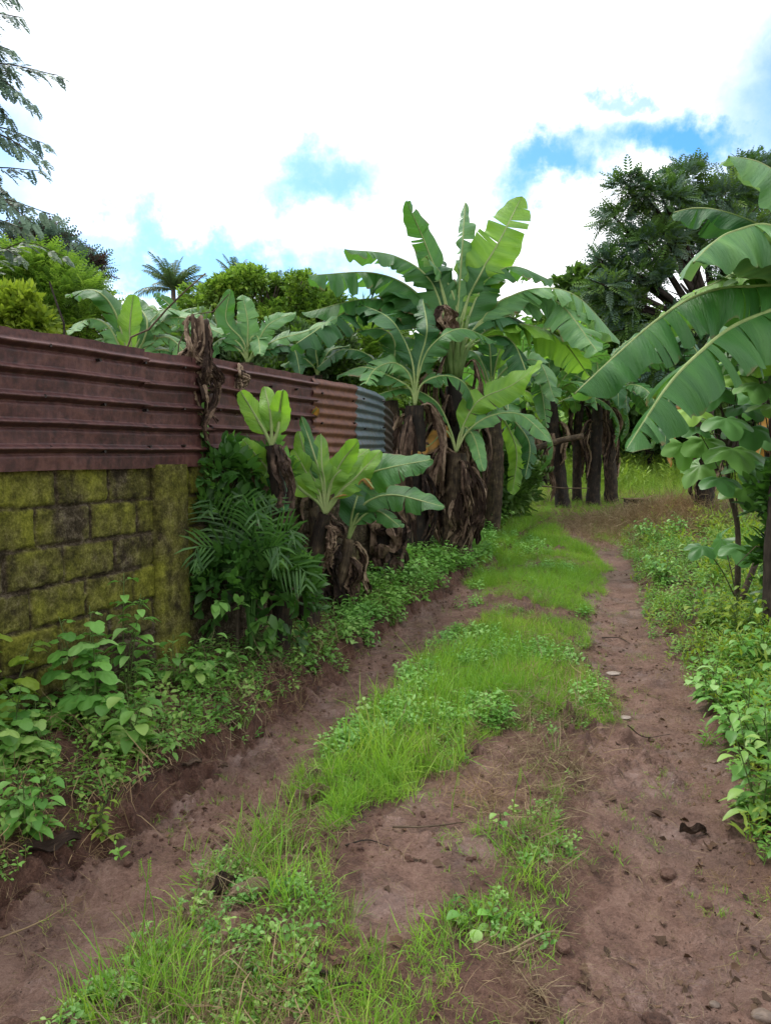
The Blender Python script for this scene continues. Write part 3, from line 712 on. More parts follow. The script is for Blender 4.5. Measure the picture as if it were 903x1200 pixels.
def gen_leaves(parent, crown, n, L, W, seed, mats=('ban', 'ban_dark'), droop=1.0, az0=0, azr=None, tears=9, el=(20, 75), skip=()):
    r = np.random.default_rng(seed)
    for k_ in range(n):
        f = (k_+.5)/n
        az = az0+k_*2.399+r.normal(0, .2) if azr is None else r.uniform(*azr)
        e = R(el[0]+(el[1]-el[0])*f+r.normal(0, 6)); l = L*r.uniform(.8, 1.1)*(1 if f < .85 else .8)
        d = np.array([math.cos(az), math.sin(az), 0]); p = np.array(crown)+[0, 0, (f-.5)*.25]
        pts = [p]; cur = p.copy(); ee = e; st = l/6
        for q_ in range(6):
            cur = cur+st*(d*math.cos(ee)+np.array([0, 0, math.sin(ee)])); pts.append(cur.copy())
            ee -= droop*(.12+.30*(1-f)*.8+.05*q_)*1.0
        banana_leaf(parent, pts, W*r.uniform(.85, 1.1), M[mats[k_ % len(mats)]], fold=(r.uniform(.15, .6), r.uniform(.15, .6)), tears=tears, seed=seed*31+k_, up=(d[0]*-.3, d[1]*-.3, 1), roll=r.normal(0, .25), n=34)
def banana(label, base, crown, r0, r1, seed, nlv=8, L=2.0, W=.55, mats=('ban', 'ban_dark'), dead=6, deadL=1.6, group=None, stem='pstem', name='banana_plant', **kw):
    t = thing(name, label, 'banana plant', base, group)
    pseudostem(t, base, crown, r0, r1, seed, stem)
    r = np.random.default_rng(seed+5); base = np.asarray(base, float); crown = np.asarray(crown, float)
    for k_ in range(dead):
        f = r.uniform(.55, 1.0); p = base*(1-f)+crown*f
        dl = min(deadL*r.uniform(.6, 1.1), (p[2]-base[2])*.97)
        dead_leaf(t, p, k_*2.4+r.random(), dl, r.uniform(.10, .2), seed*13+k_, 'dead' if r.random() < .65 else 'dead_dark', out_=r0*1.0+.05)
    if nlv: gen_leaves(t, crown, nlv, L, W, seed, mats, **kw)
    return t
def ipts(L, Y0):
    return [at(p[0], p[1], Y0+(p[2] if len(p) > 2 else 0)) for p in L]

# --- the tall plant in the middle of the picture
YC = 10.0
bx, by = gp(546, 640)
base = zpt((520-451.5)/F*YC*.99, YC)
crown = at(531, 440, YC)
tall = thing('banana_plant', 'tallest banana plant, broad arching leaves against the sky at the end of the sheet fence', 'banana plant', base, 'banana plants beyond the fence')
pseudostem(tall, base, crown, .17, .10, 3)
b = MB(); zt = at(532, 405, YC)
for k_ in range(9):
    a_ = k_*.7; p0 = crown+np.array([math.cos(a_)*.06, math.sin(a_)*.06, -.05]); p1 = zt+np.array([math.cos(a_)*.22, math.sin(a_)*.22, .05+.04*k_])
    tube(b, catmull([p0, (p0+p1)/2+[0, 0, .05], p1], 6), [.05, .045, .04, .032, .028, .022], 8)
b.build('leaf_bases', M['petiole'], tall)
C = (532, 408)
leaves = [
 # pts, width, mat, up, fold, roll, tears, seed
 ([(530, 400), (520, 345), (498, 285), (477, 237, -.3)], .50, 'ban', cam_up(), (.45, .4), 0, 3),
 ([(533, 395), (538, 335), (542, 280), (545, 236, .3)], .50, 'ban_pale', cam_up(), (.85, .75), .3, 4),
 ([(538, 398), (552, 340), (585, 282), (611, 230, .2)], .80, 'ban_lime', cam_up(), (.25, .2), 0, 5),
 ([(527, 398), (505, 330), (463, 300), (405, 292, -.5)], .62, 'ban', (0.1, -.3, 1), (.6, .8), 0, 5),
 ([(525, 402), (490, 345), (440, 320), (362, 322, -.6)], .98, 'ban', (0.1, -.35, .9), (.6, .9), 0, 6),
 ([(525, 408), (480, 362), (430, 350), (358, 366, -.2)], .75, 'ban', (0, -.3, 1), (.7, .8), 0, 6),
 ([(525, 412), (478, 370), (415, 362), (347, 402, -.9)], .85, 'ban_dark', (.1, -.3, .9), (.7, .9), 0, 7),
 ([(540, 398), (565, 335), (600, 312), (645, 328, .4)], .66, 'ban', (0, -.25, 1), (.6, .6), 0, 5),
 ([(541, 405), (590, 350), (650, 352), (700, 412, -.7)], .90, 'ban_pale', (0, -.5, .9), (.45, .6), 0, 7),
 ([(542, 402), (600, 346), (668, 343), (726, 400, .3)], .85, 'ban_pale', (0, -.2, 1), (.7, .7), 0, 8),
 ([(541, 410), (590, 380), (650, 392), (690, 440, .2)], .75, 'ban_lime', (0, .3, 1), (.7, .7), 0, 6),
 ([(536, 392), (532, 350), (518, 322), (499, 300, -.6)], .46, 'ban_pale', (0, -.9, .4), (.7, .7), 0, 2),
 ([(528, 405), (500, 370), (465, 345), (420, 372, .8)], .6, 'ban_dark', (0, -.1, 1), (.6, .6), 0, 6),
 ([(538, 405), (570, 375), (600, 372), (640, 395, 1.0)], .6, 'ban_dark', (0, -.1, 1), (.6, .6), 0, 6),
 ([(530, 396), (515, 330), (512, 315), (500, 285, .8)], .5, 'ban_dark', cam_up(), (.5, .5), 0, 4),
 ([(534, 396), (548, 350), (568, 310), (575, 285, .9)], .5, 'ban', cam_up(), (.5, .5), 0, 4),
 ([(526, 415), (495, 400), (462, 398), (440, 440, .4)], .5, 'ban', (0, -.2, 1), (.7, .7), 0, 6),
 ([(540, 415), (570, 395), (600, 400), (622, 450, -.4)], .6, 'ban_dark', (0, -.2, 1), (.7, .7), 0, 6),
]
for k_, (pl, W_, mt, up, fo, ro, te) in enumerate(leaves):
    banana_leaf(tall, ipts([(532, 432)]+pl, YC), W_, M[mt], up=up, fold=fo, roll=ro, tears=te, seed=40+k_, t0=.24, rr=.02, ripple=.015)
for k_, (px, py, az, l) in enumerate([(532, 425, 3.6, 1.3), (520, 440, 3.0, 1.1), (545, 430, 5.4, 1.4), (530, 470, 4.2, 1.1), (540, 480, 5.2, 1.3), (520, 500, 3.6, 1.1), (548, 500, 6.0, 1.2), (535, 520, 4.7, 1.1), (528, 545, 4.1, .9), (545, 545, 5.3, 1.0), (530, 440, 1.5, 1.8)]):
    dead_leaf(tall, at(px, py, YC), az, l, .19, 200+k_, 'dead' if k_ % 3 else 'dead_dark', out_=.17)
# pale brown sheath standing in the crown
dead_leaf(tall, at(520, 362, YC-.25), 4.2, .42, .3, 290, 'dead', out_=.05)

# --- the shorter plants crowding round it
def plant_img(label, basepx, Y, crownpx, r0, r1, seed, leaves, dead=7, deadL=1.4, group='banana plants beyond the fence', stem='pstem', t0=.2, name='banana_plant', dmix=.65, W0_=.26):
    base = zpt((basepx-451.5)/F*Y, Y); cr = at(crownpx[0], crownpx[1], Y)
    t = thing(name, label, 'banana plant', base, group)
    pseudostem(t, base, cr, r0, r1, seed, stem)
    r = np.random.default_rng(seed)
    for k_ in range(dead):
        f = r.uniform(.5, 1.0); p = base*(1-f)+cr*f
        dead_leaf(t, p, k_*2.4+r.random(), min(deadL*r.uniform(.6, 1.1), (p[2]-base[2])*.97), r.uniform(.7, 1.15)*W0_, seed*13+k_, 'dead' if r.random() < dmix else 'dead_dark', out_=r0+.04)
    for k_, lf in enumerate(leaves):
        pl, W_, mt = lf[:3]; up = lf[3] if len(lf) > 3 else (0, -.5, 1); fo = lf[4] if len(lf) > 4 else (.35, .35); te = lf[5] if len(lf) > 5 else 6
        ex = lf[6] if len(lf) > 6 else {}
        banana_leaf(t, ipts([crownpx]+pl, Y), W_, M[mt], up=up, fold=fo, tears=te, seed=seed*17+k_, **{'t0': t0, **ex})
    return t
plant_img('stocky banana plant shrouded in brown hanging leaves, one orange leaf, nearest of the tall clump', 536, 9.3, (534, 530), .19, .12, 11, [
 ([(540, 505), (560, 470), (598, 452), (632, 428, -.3)], .52, 'ban_lime', (.3, -.8, .6), (.2, .15), 2),
 ([(548, 505), (575, 487), (610, 486), (646, 517, -.4)], .34, 'ban_pale', (0, -.7, .8), (.2, .5), 3),
 ([(540, 512), (545, 500), (556, 515), (566, 552, -.4)], .26, 'ban_pale', (0, -.95, .3), (.2, .2), 1),
 ([(528, 512), (520, 505), (505, 520), (482, 533, -.3)], .3, 'ban_yel', (0, -.8, .6), (.4, .4), 1),
 ([(528, 505), (510, 470), (475, 455), (432, 465, -.3)], .30, 'ban', (0, -.3, 1), (.6, .8), 3),
], dead=16, deadL=1.25, dmix=.75, W0_=.2)
plant_img('banana plant with a dark shaggy trunk just past the bluish sheet', 488, 9.2, (486, 475), .17, .11, 12, [
 ([(480, 440), (462, 425), (440, 432), (428, 450, -.5)], .4, 'ban_pale', (0, -.8, .7), (.4, .4), 9),
 ([(490, 440), (505, 405), (540, 385), (580, 400, .4)], .5, 'ban', (0, -.5, 1), (.3, .5), 9),
 ([(484, 430), (474, 400), (455, 372), (420, 355, .8)], .5, 'ban_dark', (0, -.4, 1), (.3, .5), 8),
 ([(490, 430), (498, 400), (500, 380), (495, 350, .5)], .4, 'ban_dark', cam_up(), (.5, .5), 7),
 ([(480, 455), (455, 440), (425, 430), (395, 440, .3)], .45, 'ban', (0, -.6, 1), (.4, .5), 9),
 ([(494, 450), (520, 440), (545, 450), (560, 485, .2)], .4, 'ban', (0, -.6, 1), (.4, .5), 9),
], dead=9, deadL=1.3, dmix=.25, W0_=.2)
plant_img('banana plant in the shade right behind the tallest one', 572, 11.3, (575, 470), .16, .10, 13, [
 ([(585, 440), (605, 425), (632, 425), (650, 470, -.4)], .5, 'ban_pale', (0, -.8, .7), (.3, .3), 8),
 ([(580, 480), (592, 495), (605, 530), (600, 580, -.2)], .4, 'ban_lime', (0, -.8, .5), (.5, .5), 6),
 ([(572, 490), (560, 510), (555, 550), (562, 590, -.3)], .35, 'ban', (0, -.8, .5), (.5, .5), 6),
 ([(590, 450), (615, 440), (632, 450), (640, 500, -.2)], .42, 'ban', (0, -.8, .7), (.3, .3), 8),
 ([(570, 440), (558, 415), (540, 410), (510, 420, .2)], .5, 'ban', (0, -.6, 1), (.3, .4), 8),
 ([(580, 430), (590, 400), (605, 385), (640, 385, .6)], .5, 'ban_lime', (0, -.5, 1), (.3, .4), 8),
 ([(575, 430), (572, 400), (560, 375), (540, 360, .6)], .45, 'ban_dark', cam_up(), (.3, .4), 8),
 ([(585, 470), (600, 490), (620, 520), (615, 560, -.2)], .35, 'ban_dark', (0, -.8, .5), (.5, .5), 8),
], dead=4, deadL=.9, dmix=.4, W0_=.14)
plant_img('slim banana plant with a dark trunk behind the shaggy-trunked one', 462, 9.6, (458, 470), .13, .09, 14, [
 ([(450, 440), (430, 415), (400, 410), (372, 430, 0)], .45, 'ban_dark', (0, -.6, 1), (.3, .5), 8),
 ([(460, 435), (462, 400), (445, 385), (410, 390, .3)], .45, 'ban', (0, -.6, 1), (.3, .5), 8),
 ([(468, 440), (485, 420), (500, 425), (515, 455, .3)], .4, 'ban', (0, -.6, 1), (.3, .5), 8),
], dead=6, deadL=1.2, dmix=.25, W0_=.18)

# --- row of banana trunks across the far end of the track
far = [
 (660, 15.0, (646, 470), 'first trunk of the far banana row, leaning left, hung with dead leaves', 21, ['ban', 'ban_dark', 'ban'], -.2),
 (676, 16.2, (680, 462), 'thin bare banana trunk, second in the far row', 22, ['ban', 'ban_lime', 'ban_dark'], .2),
 (694, 15.4, (700, 455), 'straight banana trunk, third in the far row', 23, ['ban_dark', 'ban'], .4),
 (716, 15.8, (708, 470), 'shaggy banana plant closing the far row on the right', 24, ['ban', 'ban_dark'], .1),
 (612, 16.5, (610, 460), 'banana plant in the gap between the tall clump and the far row', 25, ['ban_lime', 'ban', 'ban_lime'], 0),
 (590, 14.0, (592, 480), 'banana plant with a short dark trunk beside the hanging fruit bunch', 26, ['ban', 'ban_lime'], 0),
 (640, 20.0, (640, 480), 'pale young banana plant deep behind the far row', 27, ['ban_lime', 'ban_pale'], 0),
]
for (px, Y, cr, lab, sd_, mts, _) in far:
    bs = zpt((px-451.5)/F*Y, Y)
    banana(lab, bs, at(cr[0], cr[1], Y), .14 if 'thin' not in lab else .10, .09, sd_, nlv=8, L=2.1, W=.55, mats=mts, dead=5, deadL=1.2, group='banana plants across the far end', tears=9, el=(15, 80), droop=1.0)

# --- plant standing outside the right edge whose leaves reach into the picture
Yr = 5.4
base = zpt(3.35, 5.6)
crown = np.array([3.3, 5.55, 2.55])
rp = thing('banana_plant', 'banana plant beside the track whose huge arching leaves reach in from the right edge', 'banana plant', base, 'banana plants along the right side')
pseudostem(rp, base, crown, .18, .12, 31)
RL = [
 ([(948, 330), (903, 334), (833, 340), (779, 367), (725, 412), (672, 461)], -.3, .86, 'ban', (-.1, -.25, 1), (.8, 1.0), 7, .95),
 ([(950, 345), (903, 363), (858, 382), (815, 416), (779, 455), (733, 527)], -.9, .84, 'ban', (-.2, -.35, 1), (.75, 1.0), 8, .95),
 ([(950, 300), (903, 264), (860, 270), (835, 284), (812, 307)], -.6, .95, 'ban_pale', (0, -.45, 1), (.7, .9), 1, .6),
 ([(955, 290), (903, 268), (850, 248), (815, 243), (789, 248)], .2, .62, 'ban_dark', (0, -.2, 1), (.85, .9), 4, .6),
 ([(955, 250), (925, 215), (890, 190), (853, 182)], -.2, .85, 'ban_pale', (0, -.5, 1), (.6, .5), 1, .6),
 ([(955, 320), (905, 300), (850, 325), (800, 350), (770, 375)], .9, .6, 'ban_lime', (0, -.5, .8), (.5, .4), 6, .6),
 ([(950, 350), (930, 380), (905, 400), (880, 440)], .5, .55, 'ban_lime', (0, -.8, .5), (.3, .3), 5, .6),
 ([(960, 280), (960, 230), (945, 190), (910, 225)], .5, .4, 'ban', (0, -.3, 1), (.8, .8), 5, .6),
 ([(975, 290), (1000, 200), (1060, 150), (1150, 200)], -.4, .6, 'ban', (0, 0, 1), (.3, .3), 5, .6),
 ([(975, 300), (1030, 260), (1100, 270), (1180, 380)], .3, .6, 'ban_dark', (0, 0, 1), (.3, .3), 5, .6),
 ([(965, 290), (970, 210), (990, 120), (1010, 60)], .2, .5, 'ban_lime', (0, -1, .2), (.3, .3), 3, .6),
]
for k_, (pl, dy, W_, mt, up, fo, te, _) in enumerate(RL):
    n_ = len(pl); pts = [crown, crown*.5+at(pl[0][0], pl[0][1], Yr+.1)*.5]+[at(p[0], p[1], Yr+dy*(q_+1)/n_) for q_, p in enumerate(pl)]
    banana_leaf(rp, pts[0:1]+pts[2:], W_, M[mt], up=up, fold=fo, tears=te, seed=500+k_, t0=.12, rr=.022, ripple=.017, n=60, gap=.012, curl=.5)
for k_ in range(7):
    dead_leaf(rp, base*.2+crown*.8, k_*.9, 1.3, .25, 520+k_, 'dead', out_=.2)
# --- plants on the right, further back
plant_img('banana plant with a bare trunk rising from the heap of brown waste', 824, 12.0, (828, 480), .15, .1, 33, [
 ([(815, 455), (800, 440), (785, 460), (778, 530, -.4)], .45, 'ban_dark', (0, -.7, .6), (.4, .4), 5),
 ([(835, 450), (850, 420), (880, 410), (915, 440, -.2)], .5, 'ban_lime', (0, -.6, .8), (.4, .3), 5),
 ([(822, 445), (815, 410), (790, 395), (750, 420, .3)], .5, 'ban_dark', (0, -.4, .9), (.4, .3), 7),
 ([(830, 440), (840, 400), (860, 380), (890, 380, .5)], .5, 'ban', (0, -.4, .9), (.4, .3), 7),
 ([(820, 460), (805, 470), (790, 500), (785, 545, -.1)], .3, 'ban_yel', (0, -.8, .4), (.7, .7), 3),
], dead=6, deadL=.9, group='banana plants along the right side')
plant_img('yellowish banana plant half hidden behind the big-leaved shrub', 935, 9.5, (930, 470), .16, .1, 34, [
 ([(915, 440), (890, 415), (860, 425), (830, 470, -.2)], .5, 'ban_lime', (0, -.7, .7), (.3, .3), 5),
 ([(920, 430), (905, 400), (880, 385), (850, 390, .2)], .5, 'ban_lime', (0, -.5, .8), (.3, .3), 5),
 ([(930, 430), (925, 390), (910, 370), (880, 360, .3)], .5, 'ban', (0, -.5, .8), (.3, .3), 5),
 ([(925, 470), (905, 490), (890, 530), (880, 580, 0)], .35, 'ban_yel', (0, -.8, .4), (.5, .5), 4),
], dead=8, deadL=1.0, group='banana plants along the right side')

# --- young plants in front of the sheets
plant_img('young banana plant with upright bright leaves, foremost by the fence', 360, 5.95, (381, 602), .085, .05, 41, [
 ([(374, 585), (362, 560), (344, 526, -.1)], .22, 'ban_lime', (0.3, -1, .25), (.15, .1), 0),
 ([(386, 575), (398, 545), (420, 516, -.1)], .23, 'ban_lime', (-.2, -1, .25), (.2, .2), 0),
 ([(386, 570), (400, 550), (432, 526, .15)], .2, 'ban_lime', (-.3, -1, .25), (.3, .2), 0),
 ([(377, 565), (367, 530), (353, 488, .15)], .14, 'ban', (0.3, -1, .1), (.3, .3), 0),
 ([(380, 565), (377, 545), (376, 508, .1)], .19, 'ban_lime', (0.3, -1, .1), (.3, .3), 0),
 ([(388, 592), (402, 572), (416, 560), (446, 528, .0)], .22, 'ban_lime', (-.3, -1, .35), (.2, .2), 0),
 ([(378, 594), (372, 570), (362, 548), (350, 505, .05)], .2, 'ban_lime', (.2, -1, .25), (.2, .2), 0),
 ([(390, 590), (405, 570), (440, 552), (506, 538, -.25)], .4, 'ban', (0, -.75, .8), (.05, .5), 4),
 ([(372, 588), (350, 570), (330, 535), (312, 512, .1)], .19, 'ban_lime', (.3, -.8, .5), (.3, .3), 1),
 ([(390, 585), (408, 575), (425, 560), (438, 572, -.1)], .10, 'ban_yel', (0, -.7, .8), (.6, .6), 1),
], dead=3, deadL=.4, group='young banana plants by the fence', stem='pstem', t0=.22, W0_=.09)
plant_img('young banana plant leaning right with two flat wide leaves over the weeds', 392, 6.5, (408, 632), .07, .045, 42, [
 ([(415, 610), (430, 588), (462, 580), (521, 594, -.25)], .34, 'ban', (0, -.8, .75), (.2, .35), 4),
 ([(412, 605), (416, 590), (425, 560, .15)], .34, 'ban_dark', (0, -1, .25), (.2, .2), 1),
 ([(418, 612), (432, 600), (446, 600), (470, 618, -.2)], .26, 'ban', (0, -.8, .75), (.4, .4), 3),
], dead=6, deadL=.8, group='young banana plants by the fence', W0_=.13)
plant_img('banana plant wrapped in dark dead leaves between the fence and the young plants', 376, 6.45, (352, 520), .08, .06, 43, [
 ([(350, 512), (345, 500), (358, 492), (371, 478, -.1)], .12, 'ban_yel', (0, -.8, .5), (.5, .5), 1),
], dead=7, deadL=.7, group='young banana plants by the fence', dmix=.2, W0_=.14)
plant_img('banana sucker with three rounded light leaves in front of the maroon sheets', 326, 5.2, (318, 522), .07, .045, 44, [
 ([(310, 505), (298, 485), (282, 458, -.05)], .17, 'ban_lime', (.25, -1, .2), (.2, .1), 0),
 ([(318, 500), (316, 480), (310, 453, .1)], .16, 'ban_lime', (.1, -1, .2), (.15, .15), 0),
 ([(325, 505), (327, 485), (331, 457, -.1)], .16, 'ban_lime', (-.1, -1, .2), (.15, .2), 0),
 ([(322, 560), (310, 545), (285, 515, -.2)], .17, 'ban_lime', (.3, -1, .35), (.2, .15), 0),
 ([(322, 560), (330, 575), (333, 600, -.2)], .14, 'ban_dark', (.2, -1, .35), (.4, .4), 0),
], dead=4, deadL=.5, group='young banana plants by the fence', dmix=.3, W0_=.1)
plant_img('leafless rotten banana stump draped in dark dead leaves beside the leaning young plant', 452, 7.7, (450, 596), .13, .1, 45, [], dead=9, deadL=.6, group='banana plants beyond the fence', dmix=.35, W0_=.3)
plant_img('bare stub of a cut banana plant in the gloom below the zinc sheet', 425, 7.9, (424, 585), .1, .08, 46, [], dead=6, deadL=.6, group='banana plants beyond the fence', dmix=.1, W0_=.3)

# --- banana plants growing behind the wall
plant_img('banana plant behind the wall with one upright bright lime leaf', 158, 8.2, (153, 432), .12, .07, 51, [
 ([(155, 415), (152, 385), (156, 345, 0)], .30, 'ban_lime', (.15, -1, .1), (.1, .15), 0),
 ([(165, 408), (172, 375), (150, 345, .5)], .28, 'ban', (0, -1, .2), (.3, .3), 1),
 ([(140, 405), (125, 380), (102, 374), (80, 392, -.3)], .30, 'ban_pale', (0, -.6, .8), (.2, .5), 8),
 ([(140, 412), (128, 398), (112, 400), (98, 412, -.5)], .26, 'ban_pale', (0, -.6, .8), (.3, .5), 8),
 ([(165, 405), (185, 380), (215, 372), (262, 392, -.3)], .34, 'ban_pale', (0, -.6, .8), (.2, .5), 9),
 ([(168, 410), (188, 395), (205, 400), (225, 425, -.4)], .3, 'ban_pale', (0, -.6, .8), (.3, .5), 9),
 ([(160, 405), (178, 375), (198, 362), (228, 372, .5)], .3, 'ban_pale', (0, -.5, .8), (.3, .4), 6),
 ([(146, 400), (132, 360), (110, 340), (80, 345, .9)], .36, 'ban', (0, -.5, .8), (.3, .4), 6),
 ([(170, 415), (195, 410), (220, 425), (235, 455, -.2)], .3, 'ban', (0, -.5, .8), (.3, .4), 6),
], dead=2, deadL=.5, group='banana plants behind the wall', t0=.15)
plant_img('banana plant behind the wall with a fan of five dull leaves over the middle sheets', 292, 9.6, (290, 425), .13, .08, 52, [
 ([(285, 400), (265, 375), (270, 340, 0)], .34, 'ban', (.2, -1, .2), (.3, .4), 2),
 ([(290, 400), (290, 375), (284, 345, .1)], .4, 'ban_pale', (0, -1, .2), (.4, .4), 2),
 ([(300, 405), (315, 380), (345, 366, .1)], .32, 'ban_pale', (-.2, -.8, .5), (.2, .3), 3),
 ([(302, 412), (325, 398), (360, 388), (395, 372, -.2)], .3, 'ban_pale', (0, -.7, .7), (.2, .3), 3),
 ([(282, 412), (262, 398), (250, 405), (238, 425, -.2)], .34, 'ban', (0, -.7, .7), (.2, .4), 4),
 ([(290, 410), (295, 395), (302, 395), (305, 415, -.4)], .3, 'ban_pale', (0, -.9, .4), (.2, .3), 3),
 ([(282, 405), (255, 385), (230, 372), (200, 385, .3)], .34, 'ban', (0, -.6, .8), (.2, .4), 6),
 ([(300, 415), (330, 405), (345, 410), (352, 440, -.2)], .34, 'ban_dark', (0, -.6, .8), (.2, .4), 6),
], dead=2, deadL=.5, group='banana plants behind the wall', t0=.15)
plant_img('banana plant behind the wall showing a single upright leaf near the tall clump', 372, 10.4, (372, 440), .12, .07, 53, [
 ([(372, 425), (370, 410), (372, 385, 0)], .3, 'ban_dark', (0.1, -1, .2), (.3, .4), 2),
 ([(378, 425), (388, 410), (410, 405, 0)], .3, 'ban', (0.1, -.7, .7), (.3, .4), 4),
 ([(366, 428), (350, 418), (330, 430, 0)], .3, 'ban', (0.1, -.7, .7), (.3, .4), 4),
], dead=2, deadL=.5, group='banana plants behind the wall', t0=.15)
plant_img('distant banana plant behind the wall below the left palm', 205, 13.5, (205, 392), .13, .08, 54, [
 ([(200, 380), (185, 365), (165, 358), (135, 370, 0)], .45, 'ban_pale', (0, -.6, .8), (.3, .4), 6),
 ([(208, 380), (215, 366), (232, 362), (250, 380, 0)], .4, 'ban', (0, -.6, .8), (.3, .4), 6),
 ([(204, 378), (200, 360), (190, 350), (180, 345, 0)], .35, 'ban', cam_up(), (.3, .4), 6),
 ([(210, 380), (225, 380), (245, 395), (250, 425, 0)], .5, 'ban', (0, -.6, .8), (.3, .4), 6),
], dead=1, group='banana plants behind the wall', t0=.15)

# ------------------------------------------------------------------ leaf and sprig templates
def leaf_v(L, W, fold=.25, droop=.15, dirv=(0, 1), z0=0, up0=0.0, base=(0, 0, 0)):
    """folded ovate leaf: 2 quads + 4 tris"""
    t = [0, .3, .68, 1]; w = [0, .5, .42, 0]; d = np.array([dirv[0], dirv[1]]); s = np.array([d[1], -d[0]]); v = []
    for i_, (a_, b_) in enumerate(zip(t, w)):
        c = d*L*a_; z = z0+up0*L*a_-droop*L*a_*a_
        if b_ == 0: v.append([c[0], c[1], z])
        else:
            for h in (-1, 0, 1):
                p = c+s*h*b_*W; v.append([p[0], p[1], z+abs(h)*fold*W*.5])
    v = np.array(v)+np.array(base)
    return v, [(1, 2, 5, 4), (2, 3, 6, 5)], [(0, 2, 1), (0, 3, 2), (4, 5, 7), (5, 6, 7)]
def T_sprig(n, L, W, spread=1.0, seed=0, length=0.0):
    """cluster of n leaves round a short shoot along +Y"""
    r = np.random.default_rng(seed); b = MB()
    for k_ in range(n):
        v, q, t = leaf_v(L*r.uniform(.7, 1.2), W*r.uniform(.8, 1.1), droop=r.uniform(.05, .4))
        a_ = r.normal(0, spread*.8); e = r.normal(.1, .5)
        ca, sa, ce, se = math.cos(a_), math.sin(a_), math.cos(e), math.sin(e)
        v = v@np.array([[1, 0, 0], [0, ce, -se], [0, se, ce]]).T@np.array([[ca, -sa, 0], [sa, ca, 0], [0, 0, 1]]).T
        v = v+np.array([0, length*k_/max(1, n-1), 0])+r.normal(0, L*.15, 3)
        b.add(v, q, t)
    return b.template()
def T_pinnate(n, L, lf, wd, droop=.3, seed=0, end=True, fine=True):
    """feather-shaped leaf along +Y with n leaflet pairs"""
    r = np.random.default_rng(seed); b = MB()
    for k_ in range(n):
        f = (k_+.8)/n; y = L*f; z = -droop*L*f*f
        l = lf*(math.sin(math.pi*min(1, f*.8+.2))**.5)
        for h in (-1, 1):
            p = np.array([0, y, z]); d = unit(np.array([h*1.0, .55, -.25+r.normal(0, .12)])); s = unit(np.cross(d, [0, 0, 1]))
            v = [p, p+d*l*.5+s*wd*.5, p+d*l, p+d*l*.5-s*wd*.5]
            b.add(v, [(0, 1, 2, 3)])
    s = .006*L/.5
    b.add([[-s, 0, 0], [s, 0, 0], [s*.4, L*.55, -droop*L*.3], [-s*.4, L*.55, -droop*L*.3], [0, L, -droop*L]], [(0, 1, 2, 3)], [(3, 2, 4)])
    return b.template()
def T_herb(n, L, W, h, seed=0, upright=.3):
    r = np.random.default_rng(seed); b = MB()
    for k_ in range(n):
        f = (k_+1)/n; a_ = k_*2.4+r.normal(0, .3); l = L*r.uniform(.7, 1.15)*(1-.35*f)
        v, q, t = leaf_v(l, W*l/L, dirv=(math.cos(a_), math.sin(a_)), z0=h*f, up0=upright*r.uniform(.2, 1.4), droop=r.uniform(.1, .5), base=(0, 0, 0))
        v[:, :2] += np.array([math.cos(a_), math.sin(a_)])*L*.15+r.normal(0, L*.12, 2)
        b.add(v, q, t)
    w_ = .0016
    b.add([[-w_, 0, -.02], [w_, 0, -.02], [w_*.6, 0, h], [-w_*.6, 0, h]], [(0, 1, 2, 3)]); b.add([[0, -w_, -.02], [0, w_, -.02], [0, w_*.6, h], [0, -w_*.6, h]], [(0, 1, 2, 3)])
    return b.template()
def T_tuft(n, L, w_, spread=.05, lean=.5, seed=0):
    r = np.random.default_rng(seed); b = MB()
    for k_ in range(n):
        a_ = r.random()*6.283; l = L*r.uniform(.45, 1.1); e = abs(r.normal(0, lean)); d = np.array([math.cos(a_), math.sin(a_), 0]); s = np.array([-d[1], d[0], 0])
        p0 = np.array([r.normal(0, spread), r.normal(0, spread), -.015]); ww = w_*r.uniform(.6, 1.2); v = []; pos = p0.copy(); an = R(90)-e*.4
        for (f, wf) in ((0, .8), (.35, 1), (.7, .7)):
            v += [pos-s*ww*wf*.5, pos+s*ww*wf*.5]
            st = l*.35; an -= e*.55; pos = pos+(d*math.cos(an)+np.array([0, 0, math.sin(an)]))*st
        v.append(pos)
        b.add(v, [(0, 1, 3, 2), (2, 3, 5, 4)], [(4, 5, 6)])
    return b.template()
def T_fern(L, n, seed=0):
    return T_pinnate(n, L, L*.35, L*.05, seed=seed)

